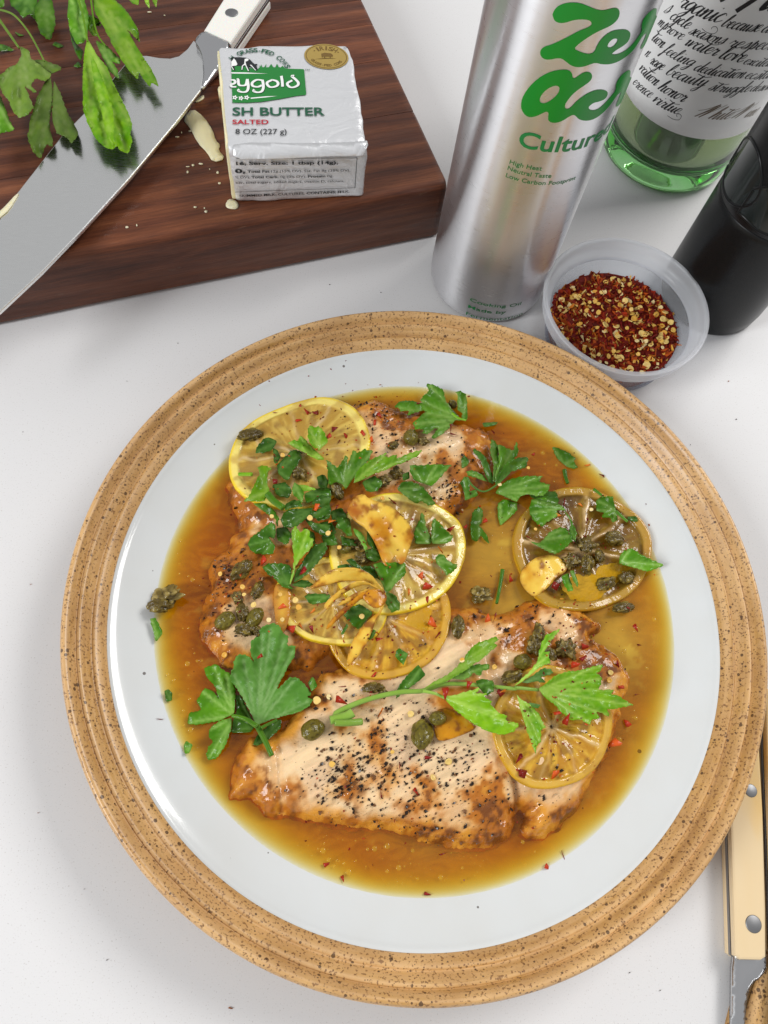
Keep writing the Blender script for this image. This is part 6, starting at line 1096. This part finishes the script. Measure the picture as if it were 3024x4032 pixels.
# crumbs on the countertop
r = np.random.default_rng(8); Vs, Fs, Cs = [], [], []; o = 0
for x, y, s in ((1300, 1120, .06), (908, 3968, .09), (330, 3500, .03), (120, 2300, .03), (150, 3200, .03), (2720, 1750, .03), (2900, 1650, .04), (700, 1350, .03), (500, 1500, .03), (2600, 3900, .03), (2480, 3830, .03), (1500, 1150, .03), (90, 1700, .03), (420, 3780, .035), (2870, 1500, .05)):
    V, F = flake_geo(s, rng); V = V+at(np.array([[x, y]]), .05)[0]; V[:, 2] = np.maximum(V[:, 2], .005); Vs.append(V); Fs += [tuple(k+o for k in f) for f in F]; o += len(V); Cs.append(np.tile(np.array((.05, .035, .03)) if r.random() < .6 else np.array((.30, .10, .03)), (len(V), 1)))
tag(mk('countertop_crumbs', np.concatenate(Vs), Fs, M_pep, smooth=False, col=np.concatenate(Cs)), 'tiny dark crumbs strewn on the white countertop', 'crumbs', kind='stuff')

# ------------------------------------------------------------------ parsley bunch on the board and knife
BG = 'parsley on the cutting board'
B1 = thing('parsley_bunch', 'bright bunch of parsley leaning over the knife blade at the top left', 'parsley', (*at(c0((600, 250)), 5)[0][:2], BT), BG)
Z1 = 5.6
leaf(c0, [(450, -40), (540, -40), (580, 100), (570, 240), (545, 280), (500, 290), (455, 200), (440, 100)], (560, 250), [(450, -30), (450, 180), (520, -30)], 'mid', z=Z1+.2, parent=B1, name='blade', teeth=3, ruff=.28, fold=.2, sp=14)
leaf(c0, [(455, 200), (500, 290), (545, 330), (530, 400), (500, 360), (470, 280)], (545, 330), [(460, 210)], 'dark', z=Z1-.1, parent=B1, name='blade', teeth=3, ruff=.28, sp=14)
leaf(c0, [(570, 90), (640, 120), (665, 170), (620, 170), (650, 240), (600, 230), (570, 180)], (570, 240), [(655, 160), (640, 235)], 'bright', z=Z1, parent=B1, name='blade', teeth=3, ruff=.28, sp=14)
leaf(c0, [(620, 260), (700, 300), (790, 390), (780, 420), (730, 400), (770, 460), (780, 520), (720, 470), (680, 400)], (620, 270), [(785, 400), (775, 515)], 'mid', z=Z1-.15, parent=B1, name='blade', teeth=3, ruff=.28, sp=14, fold=.25)
leaf(c0, [(600, -40), (700, -40), (800, 40), (860, 120), (900, 190), (915, 280), (860, 220), (830, 190), (880, 280), (940, 380), (990, 450), (1040, 570), (990, 540), (980, 570), (940, 520), (910, 470), (900, 520), (850, 470), (800, 400), (740, 300), (680, 180), (620, 80)], (600, -30), [(1040, 565), (905, 515), (910, 270), (980, 560)], 'bright', z=Z1+.3, parent=B1, name='blade', teeth=3, ruff=.28, fold=.35, rise=-.5, sp=14)
leaf(c0, [(570, 250), (600, 300), (640, 370), (700, 440), (740, 540), (790, 640), (840, 740), (865, 820), (850, 870), (865, 920), (840, 1005), (780, 980), (770, 955), (730, 975), (680, 960), (620, 900), (570, 800), (540, 700), (540, 550), (545, 400), (555, 320)], (575, 260), [(830, 1000), (860, 830), (700, 965), (600, 860)], 'bright', z=Z1+.2, parent=B1, name='blade', teeth=3, ruff=.28, fold=.4, rise=-.35, sp=14)
leaf(c0, [(585, 330), (630, 420), (690, 560), (735, 700), (750, 850), (740, 960), (700, 900), (660, 720), (610, 520)], (585, 330), [(742, 950)], 'bright', z=Z1+.55, parent=B1, name='blade', teeth=3, ruff=.28, fold=.3, rise=-.35, sp=14)
stem(c0((500, -50), (540, 100), (572, 270)), 22, z=[Z1+.5, Z1+.5, Z1+.4], parent=B1, name='stem', mat='bright'); stem(c0((590, -50), (610, 120), (640, 230), (690, 300)), 18, z=[Z1+.4, Z1+.2, Z1], parent=B1, name='stem', mat='bright')
for P, b, t in (([(820, -30), (860, 20), (905, 35), (910, -30)], (850, -30), [(900, 30), (840, 15)]), ([(935, -30), (950, 20), (978, 60), (970, -30)], (950, -30), [(975, 55)]), ([(985, -30), (1000, 20), (1022, 52), (1030, -30)], (1005, -30), [(1022, 48)])): leaf(c0, P, b, t, 'bright', z=Z1, parent=B1, name='blade', teeth=3, ruff=.28, sp=14)
B2 = thing('parsley_bunch', 'wilted olive parsley stalks at the left edge of the board', 'parsley', (*at(c0((130, 400)), 5)[0][:2], BT), BG)
Z2 = 5.0
stem(c0((-40, 80), (60, 220), (125, 315)), 28, z=[Z2+.6, Z2+.6, Z2+.4], parent=B2, name='stem', mat='olive'); stem(c0((-40, 60), (40, 75), (110, 115), (200, 230), (290, 400)), 22, z=[Z2+.8, Z2+.8, Z2+.3], parent=B2, name='stem', mat='olive')
leaf(c0, [(330, 500), (345, 600), (340, 700), (320, 800), (350, 960), (300, 940), (265, 1040), (215, 990), (180, 900), (195, 790), (240, 640), (290, 540)], (330, 500), [(265, 1035), (340, 955), (195, 890)], 'olive', z=Z2+.1, parent=B2, name='blade', fold=.35, sp=14, ruff=.3)
leaf(c0, [(350, 520), (400, 620), (440, 740), (480, 800), (510, 870), (470, 940), (440, 900), (400, 880), (370, 870), (340, 780), (345, 640)], (345, 520), [(505, 870), (460, 940), (375, 870)], 'olive', z=Z2+.2, parent=B2, name='blade', fold=.35, sp=14, ruff=.3)
leaf(c0, [(130, 300), (190, 330), (200, 380), (270, 430), (340, 490), (300, 530), (230, 510), (200, 560), (240, 600), (210, 600), (160, 560), (200, 650), (220, 700), (180, 750), (130, 770), (90, 740), (60, 660), (10, 600), (-10, 500), (60, 440), (110, 420), (140, 360)], (130, 310), [(125, 765), (215, 700), (10, 560), (330, 500)], 'olive', z=Z2+.3, parent=B2, name='blade', fold=.3, sp=14, ruff=.35)
leaf(c0, [(220, 390), (280, 390), (400, 435), (390, 460), (330, 480), (260, 440)], (225, 395), [(395, 440), (330, 475)], 'olive', z=Z2+.1, parent=B2, name='blade', sp=14)
leaf(c0, [(-30, 640), (30, 690), (60, 780), (95, 850), (40, 860), (-30, 880)], (-25, 660), [(90, 855), (-10, 870)], 'mid', z=Z2, parent=B2, name='blade', sp=14); leaf(c0, [(-30, 560), (10, 640), (30, 700), (-30, 700)], (-25, 570), [(25, 690)], 'olive', z=Z2-.2, parent=B2, name='blade', sp=14)
B3 = thing('parsley_bunch', 'dark parsley leaves lying flat in the top left corner of the board', 'parsley', (*at(c0((200, 60)), 4.3)[0][:2], BT), BG)
leaf(c0, [(60, -40), (240, -40), (250, 60), (240, 130), (190, 90), (150, 120), (110, 60), (70, 40)], (180, -30), [(240, 120), (150, 110), (80, 30)], 'dark', z=4.35, parent=B3, name='blade', sp=14); leaf(c0, [(230, 120), (225, 60), (260, -10), (340, -10), (365, 150), (330, 260), (300, 250), (260, 210)], (290, -10), [(320, 255), (240, 170), (360, 150)], 'mid', z=4.5, parent=B3, name='blade', sp=14); leaf(c0, [(-30, 280), (40, 295), (100, 330), (-30, 335)], (-25, 300), [(95, 328)], 'dark', z=4.2, parent=B3, name='blade', sp=14); leaf(c0, [(-30, -30), (25, -20), (30, 40), (-30, 60)], (-20, -20), [(28, 35)], 'mid', z=4.4, parent=B3, name='blade', sp=14)
for P, b, t, lab in (([(340, 290), (360, 270), (420, 300), (380, 312)], (415, 300), [(345, 285)], 'small parsley scrap between the stalks and the bunch'), ([(478, 432), (512, 400), (535, 435), (505, 440)], (530, 432), [(485, 430)], 'dark parsley scrap below the bright bunch on the board'), ([(92, 205), (160, 230), (125, 236)], (155, 230), [(95, 207)], 'tiny parsley scrap by the curved stalk')): leaf(c0, P, b, t, 'dark', lab, z=BT+.06, sp=14, fold=.03, ruff=.02, name='parsley_scrap', group=BG)
